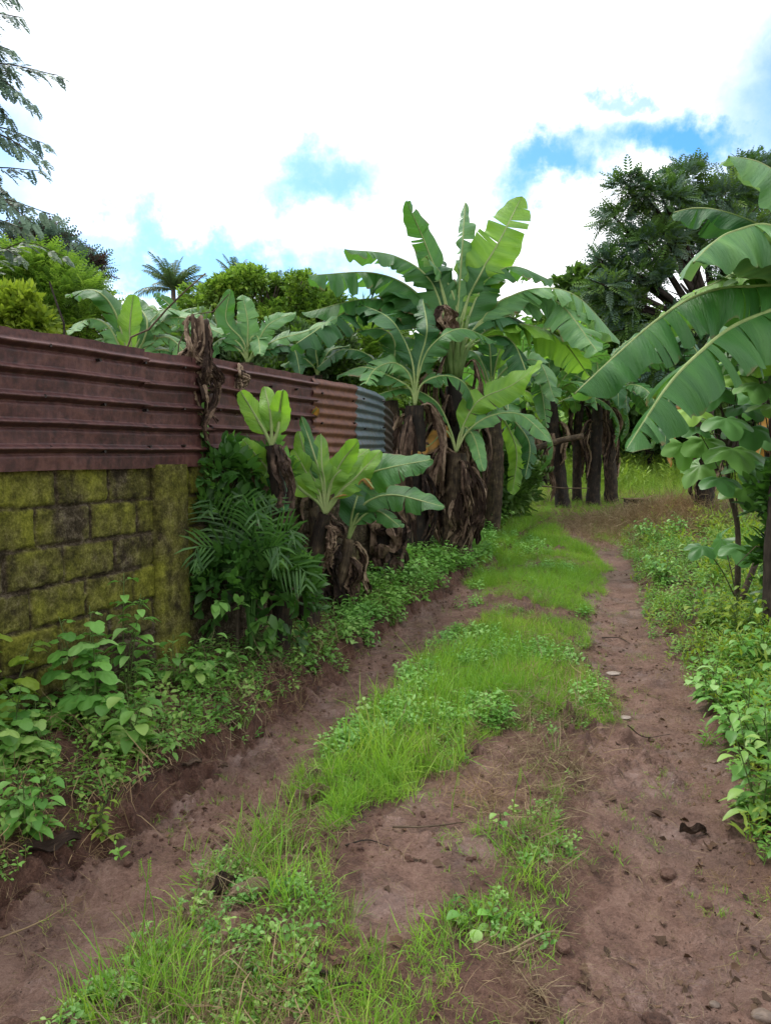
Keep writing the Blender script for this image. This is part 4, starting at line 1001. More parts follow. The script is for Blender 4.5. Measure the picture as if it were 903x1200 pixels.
# ------------------------------------------------------------------ trees
def p3noise(p, s, seed): return .5*vnoise(p[:, 0]*s, p[:, 2]*s+p[:, 1]*s*.6, seed)+.5*vnoise(p[:, 1]*s+31, p[:, 2]*s-p[:, 0]*s*.5, seed+3)
def tree(label, base, lobes, n, tmpls, mat, seed, bark='bark', r0=.2, group=None, name='tree', cat='tree', gap=.42, gs=1.0, scl=(1, 1), hang=0., fork=.45, shell=.55, out_=1.0, upb=.35, mat2=None, frac2=.2):
    """lobes: (center xyz, rx, ry, rz). trunk + limbs to each lobe + leaves through the lobes"""
    t = thing(name, label, cat, base, group); r = np.random.default_rng(seed); base = np.asarray(base, float)
    cen = np.mean([l[0] for l in lobes], axis=0); topz = max(l[0][2] for l in lobes)
    fk = base*(1-fork)+np.array([base[0]*.6+cen[0]*.4, base[1]*.6+cen[1]*.4, cen[2]])*fork; fk[2] = base[2]+(cen[2]-base[2])*fork
    b = MB(); tube(b, catmull([base-[0, 0, .3], base*.5+fk*.5+r.normal(0, r0*.4, 3)*[1, 1, 0], fk], 12), np.linspace(r0*1.15, r0*.75, 12), 10, jit=.15, seed=seed)
    b.build('trunk', M[bark], t)
    b = MB()
    for (c, rx, ry, rz) in lobes:
        c = np.asarray(c, float); m_ = fk*.5+c*.5+np.array([0, 0, .12*np.linalg.norm(c-fk)])+r.normal(0, .08, 3)*rx
        tube(b, catmull([fk, m_, c, c+(c-m_)*.12], 10), np.linspace(r0*.5, r0*.09, 10), 6, jit=.15)
        for _ in range(4):
            e = c+r.normal(0, .55, 3)*[rx, ry, rz]; s_ = m_*.4+c*.6
            tube(b, catmull([s_, (s_+e)/2+r.normal(0, .05, 3), e], 6), np.linspace(r0*.14, r0*.03, 6), 5)
    b.build('limbs', M[bark], t)
    vol = np.array([l[1]*l[2]*l[3] for l in lobes])**.67; vol = vol/vol.sum()
    bs = [MB(), MB()]
    for (c, rx, ry, rz), f in zip(lobes, vol):
        k_ = int(n*f)+1; d = unit(r.normal(0, 1, (k_*3, 3))); d[:, 2] = np.abs(d[:, 2])*np.where(r.random(k_*3) < .72, 1, -1)
        rad = shell+(1-shell)*r.random(k_*3)**.6; rad *= .72+.55*p3noise(d+seed, 2.2, seed)
        P = np.asarray(c)+d*rad[:, None]*np.array([rx, ry, rz])
        keep = p3noise(P, gs, seed+5) > gap; P = P[keep][:k_]; d = d[keep][:k_]
        if len(P) == 0: continue
        D = d*out_+r.normal(0, .45, d.shape)+np.array([0, 0, upb-hang])
        var = np.clip(r.random()*.35+.65*r.random(len(P)), 0, 1)
        Mx = lookm(D, (0, 0, 1), r.uniform(.75, 1.25, len(P))*scl[0], roll=.6, r=r)
        ch = r.integers(0, len(tmpls), len(P)); w2 = r.random(len(P)) < (frac2 if mat2 else 0)
        for q_ in range(len(tmpls)):
            for z_ in (0, 1):
                m_ = (ch == q_) & (w2 == bool(z_))
                bs[z_].inst(tmpls[q_], P[m_], Mx[m_], var[m_])
    bs[0].build('crown', M[mat], t)
    if mat2 and bs[1].n: bs[1].build('crown_second_tone' if False else 'mixed_foliage', M[mat2], t)  # a random share of the sprigs takes the second leaf colour
    return t
def lobe(px, py, Y, r, ry=None, rz=None):
    """crown lobe seen at a pixel, radius given in photo pixels"""
    s = Y/F; return (at(px, py, Y), r*s, (ry or r)*s, (rz or r)*s)
def gbase(px, Y): x = (px-451.5)/F*Y; return np.array([x, Y, float(H(np.array(x), np.array(Y), False))])
def fill(lobs, r, n, s=.55):
    o = []
    for (c, a, b_, d) in lobs:
        for _ in range(n):
            v = unit(r.normal(0, 1, 3)); v[2] = abs(v[2])*(1 if r.random() < .7 else -1)
            o.append((np.asarray(c)+v*np.array([a, b_, d])*.75, a*s, b_*s, d*s))
    return o
rt = np.random.default_rng(5)
SP_big = [T_sprig(7, .17, .075, seed=i_, length=.2) for i_ in range(3)]
SP_mid = [T_sprig(8, .11, .045, seed=i_+5, length=.15) for i_ in range(3)]
SP_fine = [T_sprig(9, .07, .028, seed=i_+9, length=.14) for i_ in range(3)]
PN = [T_pinnate(7, .62, .2, .075, .25, seed=i_) for i_ in range(2)]
PNs = [T_pinnate(9, .32, .07, .022, .35, seed=i_) for i_ in range(2)]

# big dark feathery tree on the right
Y = 20
L_ = [lobe(a[0], a[1]+6, a[2], a[3]*.88, None, a[3]*.48) for a in [(735, 212, Y, 20), (755, 222, Y, 24), (778, 232, Y, 30), (802, 206, Y+1, 28), (722, 252, Y, 22), (705, 300, Y, 14), (698, 335, Y, 16), (770, 280, Y, 36), (715, 300, Y, 20), (748, 318, Y, 30), (810, 262, Y+1, 44), (845, 228, Y+1, 40),
     (880, 205, Y+2, 38), (905, 230, Y+2, 45), (860, 290, Y+1, 60), (800, 330, Y, 44), (765, 362, Y, 45), (728, 350, Y, 26), (712, 330, Y-.5, 18), (830, 385, Y, 60), (900, 330, Y+1, 60), (780, 420, Y, 45), (850, 450, Y, 60), (920, 420, Y, 60)]]
tree('tall dark spreading tree with feathery boughs filling the upper right', gbase(858, Y+1), L_, 9500, PN, 't_dark', 61, 'bark_dark', .30, gap=.485, gs=1.0, scl=(.68, 1), hang=.4, mat2='t_blue', frac2=.4, shell=.2, fork=.5)
# rounder tree left of it
Y = 23
L_ = [lobe(*a) for a in [(675, 345, Y, 20), (698, 345, Y, 22), (668, 375, Y, 26), (705, 375, Y, 32), (735, 390, Y, 28), (690, 415, Y, 38), (740, 425, Y, 34), (650, 405, Y, 28)]]
tree('round mid green tree beside the big dark tree, lower and left of it', gbase(702, Y), L_, 5200, SP_big, 't_mid', 62, r0=.22, gap=.4, gs=.8, scl=(1.25, 1), mat2='t_dark', frac2=.45)
# dark undergrowth trees under the big tree
Y = 24
for q_, (px, py, r_, lab, mt) in enumerate([(760, 480, 60, 'dark bushy tree under the big feathery tree, left one', 't_dark'), (850, 480, 60, 'dark bushy tree under the big feathery tree, behind the big-leaved shrub', 't_dark'), (935, 470, 60, 'dark bushy tree at the right edge behind the banana leaves', 't_dark')]):
    L_ = fill([lobe(px, py, Y, r_, None, r_*1.0)], rt, 7, .6)+[lobe(px, py-15, Y, r_*.8)]
    tree(lab, gbase(px, Y), L_, 2600, SP_big, mt, 70+q_, 'bark_dark', .18, gap=.38, scl=(1.5, 1), group='dark trees behind the banana plants')
for q_, (px, py, r_, Y, lab, mt) in enumerate([(600, 440, 55, 26, 'leafy tree closing the gap right of the tallest banana plant', 't_mid'), (520, 450, 60, 27, 'leafy tree directly behind the tallest banana plant', 't_mid'), (440, 440, 55, 24, 'leafy tree behind the zinc sheet', 't_mid'), (665, 490, 50, 30, 'low tree far behind the banana row', 't_mid'), (735, 510, 40, 32, 'low tree far behind the track in the gap', 't_dark'), (800, 520, 45, 30, 'low tree beyond the tall grass on the right', 't_mid')]):
    L_ = fill([lobe(px, py, Y, r_)], rt, 7, .6)+[lobe(px, py, Y, r_*.7)]
    tree(lab, gbase(px, Y), L_, 2600, SP_big, mt, 80+q_, 'bark', .18, gap=.38, scl=(1.4, 1), group='leafy trees behind the banana clump')
Y = 11.5
for q_, (px, py, r_, lab) in enumerate([(455, 560, 55, 'dark dense shrub in the gloom behind the zinc sheet end'), (530, 580, 60, 'dark dense shrub behind the trunks of the tall clump'), (590, 570, 40, 'dark dense shrub right of the tall clump trunks')]):
    tree(lab, gbase(px, Y+q_*.5), fill([lobe(px, py, Y+q_*.5, r_, 45)], rt, 5, .6)+[lobe(px, py, Y+q_*.5, r_*.8, 40)], 1500, SP_mid, 't_dark', 140+q_, 'bark_dark', .05, gap=.34, gs=2, scl=(1.3, 1), name='shrub', cat='shrub', group='dark shrubs behind the clump')
# bright feathery bamboo-like shrub left of the clump
Y = 13
tree('bright green feathery shrub over the far end of the fence', gbase(425, Y), [lobe(425, 430, Y, 32), (at(405, 415, Y), .35, .4, .4), (at(440, 412, Y), .4, .4, .45), lobe(420, 465, Y, 34)], 1900, PNs, 't_light', 90, r0=.05, gap=.36, gs=2, hang=.4, name='shrub', cat='shrub', mat2='t_mid', frac2=.35)

# dome-shaped tree behind the wall
Y = 30
L0 = [lobe(*a) for a in [(298, 362, Y, 62, 62, 38), (248, 378, Y, 52, 50, 36), (348, 362, Y, 50, 50, 36), (300, 400, Y, 75, 60, 40), (212, 392, Y, 40, 40, 28), (385, 378, Y, 38, 38, 32)]]
L_ = fill(L0, rt, 11, .34)+[(c, a*.75, b_*.75, d*.75) for c, a, b_, d in L0]
tree('wide dome-shaped light green tree with tufted crown behind the wall', gbase(295, Y), L_, 12000, SP_big, 't_light', 63, r0=.3, gap=.34, gs=1.2, scl=(1.0, 1), mat2='t_mid', frac2=.4, shell=.6)
# bright soft bush, left
Y = 11
L0 = [lobe(*a) for a in [(40, 355, Y, 48), (80, 360, Y, 38), (10, 350, Y, 36), (105, 385, Y, 26), (50, 390, Y, 45), (-30, 370, Y, 50)]]
tree('soft bright green tree with very fine leaves behind the left end of the fence', gbase(45, Y), fill(L0, rt, 8, .4)+L0, 7500, PNs, 't_light', 64, r0=.12, gap=.34, gs=2.2, scl=(1.0, 1), mat2='t_mid', frac2=.3, hang=.1)
Y = 10
tree('small shrub with yellow-green leaves peeping over the fence at the far left', gbase(30, Y), [lobe(30, 375, Y, 24), lobe(8, 370, Y, 24), lobe(45, 390, Y, 20)], 500, SP_mid, 'herb_yel', 65, r0=.05, gap=.38, gs=3, name='shrub', cat='shrub')
# dark tree with purplish side far left
Y = 28
tree('dark tree with a purplish crown far behind the left fence', gbase(60, Y), fill([lobe(20, 310, Y, 34), lobe(60, 310, Y, 34), lobe(95, 325, Y, 22), lobe(-30, 320, Y, 40)], rt, 6, .5)+[lobe(50, 320, Y, 30)], 3600, PN, 't_blue', 66, 'bark_dark', .25, gap=.4, gs=.9, scl=(.95, 1), mat2='t_red', frac2=.35, hang=.2)
# vine covered shrubs behind the sheets
Y = 11
for q_, (px, py, r_, lab) in enumerate([(345, 430, 34, 'grey-green vine-covered shrub behind the fence, beside the tall banana clump'), (385, 425, 30, 'grey-green vine-covered shrub behind the rust red sheet'), (305, 440, 28, 'grey-green shrub low behind the middle sheets'), (240, 420, 30, 'grey-green shrub behind the hanging dead leaf bundle'), (195, 430, 26, 'grey-green shrub behind the upright lime banana leaf')]):
    L_ = fill([lobe(px, py, Y, r_)], rt, 5, .55)+[lobe(px, py+8, Y, r_)]
    tree(lab, gbase(px, Y), L_, 1300, SP_mid, 't_grey', 100+q_, r0=.04, gap=.38, gs=2, scl=(.95, 1), name='vine_shrub', cat='shrub', group='vine-covered shrubs behind the fence', mat2='t_mid', frac2=.4)

# feathery tree off to the left whose sprays hang into the picture
Y = 6.0
base = gbase(-170, Y+.4)
ft = thing('feathery_tree', 'tree with fern-like drooping sprays hanging in from the upper left edge', 'tree', base)
top = at(-110, 120, Y+.2)
b = MB(); tube(b, catmull([base-[0, 0, .3], base*.5+top*.5+[.1, 0, 0], top, top+[0.1, 0, 1.0]], 16), np.linspace(.09, .03, 16), 8, jit=.1); b.build('trunk', M['bark'], ft)
LF = T_pinnate(8, .19, .062, .040, .3, seed=3)
LF2 = T_pinnate(6, .13, .042, .026, .25, seed=4)
bb = MB(); fo_ = MB(); rf = np.random.default_rng(9)
sprays = [((-60, 110), (-10, 75), (68, 88), .2), ((-60, 120), (-15, 85), (38, 122), 0), ((-60, 170), (-10, 148), (52, 168), .1), ((-60, 180), (-10, 155), (50, 187), -.1), ((-60, 215), (-10, 197), (46, 200), .1),
          ((-60, 265), (-10, 232), (64, 252), .1), ((-60, 260), (-15, 225), (40, 262), -.2), ((-60, 285), (-20, 255), (28, 268), .2), ((-50, 30), (-15, 15), (24, 20), 0), ((-60, 340), (-10, 290), (20, 300), .3), ((-60, 335), (20, 285), (75, 300), .5), ((-70, 230), (-20, 210), (22, 238), .2),
          ((-60, 70), (-20, 50), (12, 58), 0), ((-60, 130), (-20, 110), (10, 138), .1), ((-60, 30), (-30, -10), (15, -5), .2)]
for (a0, a1, a2, dy) in sprays:
    p0, p1, p2 = at(*a0, Y+dy), at(*a1, Y+dy-.05), at(*a2, Y+dy-.1)
    P = catmull([top*.6+p0*.4, p0, p1, p2], 16); tube(bb, P, np.linspace(.014, .003, 16), 5)
    Tn = unit(np.gradient(P, axis=0)); side = unit(np.cross(Tn, [0, 0, 1]))
    for i_ in range(6, 16):
        f = (i_-5)/10
        for h in (-1, 1, 0):
            if h == 0 and i_ < 15: continue
            if rf.random() < .12: continue
            D = Tn[i_]*.9+side[i_]*h*.9*(1-.3*f)+np.array([0, 0, -.3 if h else -.1])+rf.normal(0, .13, 3)
            if abs(h) and rf.random() < .25: D = Tn[i_]*.7+np.array([0, 0, -.75])+side[i_]*h*.4+rf.normal(0, .1, 3)
            fo_.inst(LF, P[i_][None], lookm(D[None], (0, -.5, 1), [1.25-.65*f]), np.array([rf.random()]))
            if i_ < 13: fo_.inst(LF2, (P[i_]+unit(D)*.05)[None], lookm((D+[0, 0, .3])[None], (0, -.5, 1), [1.0]), np.array([rf.random()]))
bb.build('branches', M['bark'], ft); fo_.build('foliage', M['spray'], ft)

# coconut palms in the distance
def palm(label, px, Y, crown_px, fr_px, seed, nf=17, dirs=None):
    base = gbase(px, Y); cr = at(*crown_px, Y); t = thing('coconut_palm', label, 'palm', base, 'coconut palms on the skyline'); r = np.random.default_rng(seed)
    b = MB(); tube(b, catmull([base-[0, 0, .2], base*.5+cr*.5+[.3, 0, 0], cr], 14), np.linspace(.22, .13, 14), 8, jit=.1); b.build('trunk', M['bark'], t)
    for k_ in range(nf):
        az = k_*2.4+r.random(); el = R(r.uniform(12, 88)); L = fr_px/F*Y*r.uniform(.85, 1.1)
        d = np.array([math.cos(az), math.sin(az)*.8, 0]); pts = []; pos = cr.copy(); e = el
        for q_ in range(9):
            pts.append(pos.copy()); pos = pos+(d*math.cos(e)+np.array([0, 0, math.sin(e)]))*L/8; e -= .04+.04*q_*(1.2-el/1.6)*.6
        P = catmull(pts, 24); T = unit(np.gradient(P, axis=0)); s = unit(np.cross(T, [0, 0, 1]+d*.01)); b = MB()
        tube(b, P, np.linspace(.05, .012, 24), 4)
        for i_ in range(3, 24):
            l = L*.24*math.sin(math.pi*min(1, .12+.80*(i_/24))**.8)+.05
            for h in (-1, 1):
                for o_ in (0, .5):
                    p = P[i_]*(1-o_*.9)+P[i_-1]*o_*.9; dd = unit(s[i_]*h*.8+T[i_]*.75+np.array([0, 0, -.35])+r.normal(0, .1, 3)); ww = T[i_]*.018*L/2
                    e_ = p+dd*l+np.array([0, 0, -.25*l]); m_ = p+dd*l*.5
                    b.add([p-ww, p+ww, m_+ww*.9, m_-ww*.9, e_], [(0, 1, 2, 3)], [(3, 2, 4)], a=r.random())
        b.build('frond', M['palm'], t)
palm('coconut palm standing clear above the fence, left one of the skyline palms', 199, 46, (203, 340), 46, 1, 26)
palm('coconut palm whose top just clears the dome-shaped tree', 275, 62, (277, 330), 34, 2, 18)
palm('distant small palm tip right of the dome-shaped tree', 322, 80, (328, 342), 22, 4, 12)
palm('distant small palm tip behind the left leaf of the tallest banana plant', 368, 80, (362, 338), 22, 5, 12)

# far wood all round the horizon
b = MB(); r = np.random.default_rng(77); n = 15000
az = r.uniform(-math.pi, math.pi, n); rad = r.uniform(70, 110, n); x = np.sin(az)*rad; y = np.cos(az)*rad
hgt = 4.0+4*vnoise(az*6+9, rad*.02, 4)+2.0*vnoise(az*19+9, rad*.05, 5); z = base_h(y)+hgt*r.random(n)**.5
P = np.stack([x, y, z], -1); d = -P.copy(); d[:, 2] = 20
b.inst(T_sprig(9, .9, .5, 1.3, 3, .6), P, lookm(d+r.normal(0, 30, d.shape), (0, 0, 1), r.uniform(.9, 1.5, n)))
tag(b.build('far_wood', M['t_mid']), 'distant mass of trees along the horizon', 'wood', kind='stuff')

# ------------------------------------------------------------------ ground cover
rg = np.random.default_rng(21)
def scatter(n, x0, x1, y0, y1, polys, excl=(), near=True):
    x = rg.uniform(x0, x1, n); y = rg.uniform(y0, y1, n)
    if near: y = y0+(y1-y0)*rg.random(n)**1.6
    z = H(x, y); px, py = proj(np.stack([x, y, z], -1))
    k_ = np.clip(3.2/np.maximum(y, 1), .15, 1.2); px = px+(fbm(x*3.1, y*3.1, 301, 3)-.5)*90*k_+rg.normal(0, 9, n)*k_; py = py+(fbm(x*3.1, y*3.1, 311, 3)-.5)*90*k_+rg.normal(0, 6, n)*k_
    m = np.zeros(n, bool)
    for p in polys: m |= inpoly(px, py, p)
    for p in excl: m &= ~inpoly(px, py, p)
    return np.stack([x[m], y[m], z[m]], -1), px[m], py[m]
def put(b, tm, P, scale, tilt=.2, var=None):
    ch = rg.integers(0, len(tm), len(P)); s = np.broadcast_to(scale, (len(P),)); v = np.clip(rg.normal(.5, .22, len(P)), 0, 1) if var is None else var
    for k_ in range(len(tm)):
        m = ch == k_
        b.inst(tm[k_], P[m], rotm(int(m.sum()), s[m]*rg.uniform(.7, 1.25, int(m.sum())), tilt, rg), v[m])
TU = [T_tuft(16, .17, .0042, .025, .75, i_) for i_ in range(5)]
TUs = [T_tuft(9, .07, .003, .02, .9, i_+9) for i_ in range(4)]
TUl = [T_tuft(14, .34, .006, .03, .6, i_+19) for i_ in range(4)]
TST = [T_tuft(8, .17, .0032, .04, 1.3, i_+29) for i_ in range(4)]
HB = [T_herb(9, .05, .026, .10, i_) for i_ in range(4)]
HBs = [T_herb(7, .026, .015, .045, i_+4, .5) for i_ in range(4)]
HBl = [T_herb(11, .085, .042, .20, i_+8, .2) for i_ in range(4)]
HBn = [T_herb(12, .07, .018, .18, i_+12, .8) for i_ in range(4)]

# polygons in the picture that bound each kind of growth
P_midgrass = [(365, 925), (418, 868), (480, 800), (552, 745), (590, 705), (600, 690), (640, 690), (655, 760), (680, 780), (708, 830), (690, 850), (640, 862), (590, 868), (530, 880), (470, 915), (420, 950), (370, 950)]
P_midherb = [(500, 760), (540, 715), (590, 690), (650, 690), (650, 740), (600, 760), (560, 790), (500, 790)]
P_upper = [(575, 705), (550, 680), (575, 640), (600, 605), (640, 585), (690, 590), (716, 625), (712, 655), (700, 690), (680, 720), (690, 750), (640, 740), (590, 715)]
P_low = [(355, 925), (420, 950), (400, 1010), (390, 1060), (420, 1130), (435, 1210), (470, 1350), (-60, 1350), (85, 1200), (130, 1130), (215, 1080), (260, 1000)]
P_right_strip = [(625, 900), (660, 895), (690, 960), (705, 1010), (690, 1060), (640, 1110), (560, 1150), (520, 1230), (430, 1230), (430, 1130), (500, 1090), (560, 1030), (610, 960)]
P_bot = [(420, 1120), (560, 1070), (650, 1060), (655, 1200), (690, 1350), (420, 1350)]
P_left = [(-500, 1160), (-150, 1160), (0, 1045), (125, 970), (178, 935), (262, 880), (342, 828), (395, 785), (438, 742), (500, 690), (560, 655), (600, 625), (600, 570), (400, 600), (100, 640), (-500, 700)]
P_leftin = [(x, y+14) for x, y in P_left[:12]]+P_left[12:]
P_right = [(742, 600), (732, 640), (745, 700), (757, 738), (790, 772), (828, 838), (862, 893), (893, 990), (1000, 1120), (1250, 1300), (1500, 900), (1000, 560), (800, 560)]
P_far = [(560, 618), (600, 560), (900, 540), (1000, 600), (745, 600), (700, 590), (640, 590), (610, 620), (560, 640)]

b = MB()
P, px, py = scatter(42000, -1.6, 2.8, 2.4, 13.5, [P_midgrass, P_upper])
dn = fbm(P[:, 0]*1.8, P[:, 1]*1.8, 201, 3); m = dn+.16*rg.random(len(P))+.12*inpoly(px, py, [(330, 950), (430, 800), (560, 760), (600, 870), (420, 960)])+.1*(py < 700) > .44
P = P[m]; dn = dn[m]; put(b, TU, P, .42+1.1*np.clip(dn-.3, 0, .6)*rg.uniform(.7, 1.3, len(P)), .3)
P, px, py = scatter(2600, -1.6, 1.2, 2.8, 6.5, [[(410, 900), (445, 860), (495, 800), (550, 755), (610, 765), (600, 850), (530, 880), (470, 905), (420, 945)]]); put(b, TUl, P, .5+.3*rg.random(len(P)), .3)
P_end = [(555, 650), (590, 585), (750, 583), (748, 600), (728, 640), (700, 640), (690, 600), (640, 620), (600, 660)]
P, px, py = scatter(14000, .6, 6, 9.5, 20, [P_end]); m = rg.random(len(P)) < .75; put(b, TU, P[m], .7, .3)
P, px, py = scatter(16000, -1.6, 2.6, 1.5, 4.6, [P_low, P_right_strip, P_bot])
dens = fbm(P[:, 0]*2.6, P[:, 1]*2.6, 205, 3); m = (dens > .50) & (rg.random(len(P)) < .16)
put(b, TU, P[m], .35+.5*np.clip((dens[m]-.5)*6, 0, 1), .4)
m = (dens > .36) & (rg.random(len(P)) < .5); put(b, TUs, P[m], .9, .3)
P, px, py = scatter(9000, -1.5, 2.8, 1.6, 9, [LB, RB, MB_]); m = (fbm(P[:, 0]*3, P[:, 1]*3, 207, 3) > .62); put(b, TUs, P[m], .6, .3)
# tall individual clumps seen in the photo
clumps = [(120, 1200, .9), (190, 1140, .9), (285, 1020, .8), (325, 985, .9), (345, 965, .8), (160, 1150, .8), (210, 1200, .8), (260, 1180, .6), (380, 1100, .5), (150, 1195, 1.0), (175, 1170, .9), (140, 1160, .8), (205, 1180, .8), (300, 1010, .85), (318, 1000, .9), (310, 985, .7), (335, 1060, .9), (350, 1075, .8), (370, 1045, .7), (240, 1150, .6), (100, 1185, .7), (225, 1200, .7), (300, 1175, .6), (340, 1140, .6), (400, 1090, .5), (640, 935, .5), (650, 930, .5), (648, 985, .5), (625, 1010, .45), (655, 1010, .45), (560, 1110, .3), (300, 1040, .8), (320, 1090, .7), (640, 960, .5)]
for (a_, c_, s_) in clumps:
    g = gp(a_, c_); n_ = 3; P = np.stack([g[0]+rg.normal(0, .035, n_), g[1]+rg.normal(0, .035, n_), np.zeros(n_)], -1); P[:, 2] = H(P[:, 0], P[:, 1])
    put(b, TUl, P, s_*.72, .22)
tag(b.build('grass', M['grass']), kind='stuff')

# low leafy cover
b = MB(); b2 = MB(); b3 = MB()
P, px, py = scatter(14000, -6, 1.2, 1.6, 9.5, [P_left])
dens = fbm(P[:, 0]*1.7, P[:, 1]*1.7, 211, 3); edge, _ = polydist(P[:, 0], P[:, 1], BANK)
inside = ((P[:, :2]-W0)@WN) > .05
k_ = inside & (dens > .36+.05*np.exp(-(edge/.15)**2)); P = P[k_]; dens = dens[k_]; edge = edge[k_]
dist = np.clip(edge, 0, 1.5)
u = rg.random(len(P))
m = u < .42; put(b, HB, P[m], (.55+.35*dist[m])*rg.uniform(.6, 1.3, m.sum()), .35)
m = (u > .42) & (u < .62) & (dist > .3); put(b, HBl, P[m], .38+.22*dist[m], .3)
m = (u > .62) & (u < .8); put(b2, TU, P[m], .55, .4)
m = (u > .8); put(b3, HBs, P[m], 1.2, .3)
P, px, py = scatter(3500, -6, 0, 1.6, 6.5, [P_left]); k_ = (((P[:, :2]-W0)@WN) > .03) & (((P[:, :2]-W0)@WN) < .9); put(b, HBl, P[k_], .62, .3)
P, px, py = scatter(9000, -2.5, 1.6, 5.5, 13, [[(395, 735), (430, 745), (560, 665), (612, 615), (612, 560), (380, 640)]]); put(b3, HB, P, .9+.7*rg.random(len(P)), .25)
# mint green herbs along the right
P, px, py = scatter(26000, .4, 9, 2.0, 13, [P_right])
edge, _ = polydist(P[:, 0], P[:, 1], REDGE); dens = fbm(P[:, 0]*1.6, P[:, 1]*1.6, 213, 3)
k_ = dens > .30+.05*np.exp(-(edge/.15)**2); P = P[k_]; edge = edge[k_]; px = px[k_]; py = py[k_]; u = rg.random(len(P))
m = u < .5; put(b3, HB, P[m], .9+.5*np.clip(edge[m], 0, 1), .25)
m = (u > .5) & (u < .72); put(b3, HBn, P[m], .6+.5*np.clip(edge[m], 0, 1), .25)
b4 = MB()
m = (u > .72) & (u < .9); put(b4, HBn, P[m], .8+.7*np.clip(edge[m], 0, 1), .25)
m = (u > .9); put(b2, TU, P[m], .9, .3)
# mixed clover-like herbs in the middle strip
P, px, py = scatter(9000, -1.2, 2.2, 3.5, 12, [P_midherb, P_upper, P_midgrass]); dens = fbm(P[:, 0]*1.5, P[:, 1]*1.5, 215, 3); m = dens > .545; put(b3, HB, P[m], .95, .25)
P, px, py = scatter(12000, -1.5, 2.8, 1.5, 9, [P_low, P_right_strip, P_bot, P_midgrass]); m = fbm(P[:, 0]*3, P[:, 1]*3, 216, 2) > .58; put(b, HBs, P[m], 1.0, .3)
tag(b.build('ground_cover', M['herb']), kind='stuff'); tag(b3.build('ground_cover', M['herb_mint']), kind='stuff'); tag(b4.build('ground_cover', M['herb_yel']), kind='stuff'); tag(b2.build('grass', M['grass']), kind='stuff')
# tall grass beyond
b = MB()
P, px, py = scatter(30000, -5, 16, 11.5, 34, [P_far, [(500, 640), (520, 500), (1000, 500), (1000, 640), (790, 600), (745, 585), (690, 583), (640, 590), (615, 600)]])
tr = inpoly(px, py, [(690, 625), (700, 600), (738, 600), (745, 625)])
P = P[~tr]; hgt = .45+2.8*sst(16, 22, P[:, 1])*fbm(P[:, 0]*.5, P[:, 1]*.5, 221, 2)
put(b, TUl, P, hgt*.8, .2)
put(b, HBn, P[::3], hgt[::3]*1.5, .2)
tag(b.build('tall_grass', M['tallgrass']), kind='stuff')
# behind the wall and out to the sides: rough grass
b = MB()
x = rg.uniform(-30, 30, 22000); y = rg.uniform(-12, 60, 22000); s_ = (np.stack([x, y], -1)-W0)@WN
m = ((s_ < -.3) & (x < 3)) | (x > 5) | (y > 22) | (y < -1); x, y = x[m], y[m]; P = np.stack([x, y, H(x, y, False)], -1)
put(b, TUl, P, 1.6, .3); tag(b.build('rough_grass', M['grass']), kind='stuff')
# straw and litter
b = MB(); c = MB()
P, px, py = scatter(16000, -1.6, 2.4, 1.5, 8, [P_bot, P_right_strip, P_low, P_midgrass, [(380, 1000), (640, 860), (700, 900), (690, 1350), (380, 1350)]]); d_ = fbm(P[:, 0]*2.2, P[:, 1]*2.2, 231, 3); m = d_ > .44; put(b, TST, P[m], .45+.6*rg.random(m.sum()), .9)
P, px, py = scatter(7000, -2.5, 2.8, 1.4, 8, [ALLTRACK]); put(b, TST, P+[0, 0, .006], .22+.3*rg.random(len(P)), 1.3)
P, px, py = scatter(3500, -1.2, 2.4, 3.5, 12, [[(600, 740), (660, 740), (690, 800), (700, 850), (600, 860), (560, 800)], [(590, 600), (690, 590), (700, 620), (610, 630)]]); put(b, TST, P, 1.1, .6)
P, px, py = scatter(5000, -5, 1.2, 2, 8, [P_left]); m = ((P[:, :2]-W0)@WN) > .05; put(b, TST, P[m], 1.1, .8)
x = rg.normal(MX, .8, 5200); y = rg.normal(MY, .6, 5200); put(b, TST, np.stack([x, y, H(x, y)+.02], -1), 2.0, 1.0)
x = rg.normal(MX2-.3, .6, 900); y = rg.normal(MY2-2.2, .8, 900); put(b, TST, np.stack([x, y, H(x, y)], -1), 1.2, .8)
tag(b.build('dry_straw', M['straw']), kind='stuff')
LT = []
for q_ in range(4):
    t_ = MB(); v, q, tt = leaf_v(.05, .018+.008*q_, .5*(q_-1.5), .2*(q_-1), up0=.05); v = v+np.random.default_rng(q_).normal(0, .0025, v.shape); t_.add(v+[0, 0, .004], q, tt); LT.append(t_.template())
P, px, py = scatter(26000, -3.5, 3.2, 1.4, 9, [ALLTRACK, P_left]); m = (rg.random(len(P)) < .3+.6*(fbm(P[:, 0]*2, P[:, 1]*2, 241, 2) > .5)) & (((P[:, :2]-W0)@WN) > .05); put(c, LT, P[m], .10+.75*rg.random(m.sum())**4, .3)
x = rg.normal(MX, .55, 1500); y = rg.normal(MY, .5, 1500); put(c, LT, np.stack([x, y, H(x, y)], -1), 2.6, .6)
P, px, py = scatter(4000, -5, 2, 4.5, 14, [[(200, 780), (420, 740), (620, 600), (560, 560), (200, 640)]]); m = ((P[:, :2]-W0)@WN) > .05; put(c, LT, P[m], 2.0, .6)
tag(c.build('leaf_litter', M['litter']), kind='stuff')
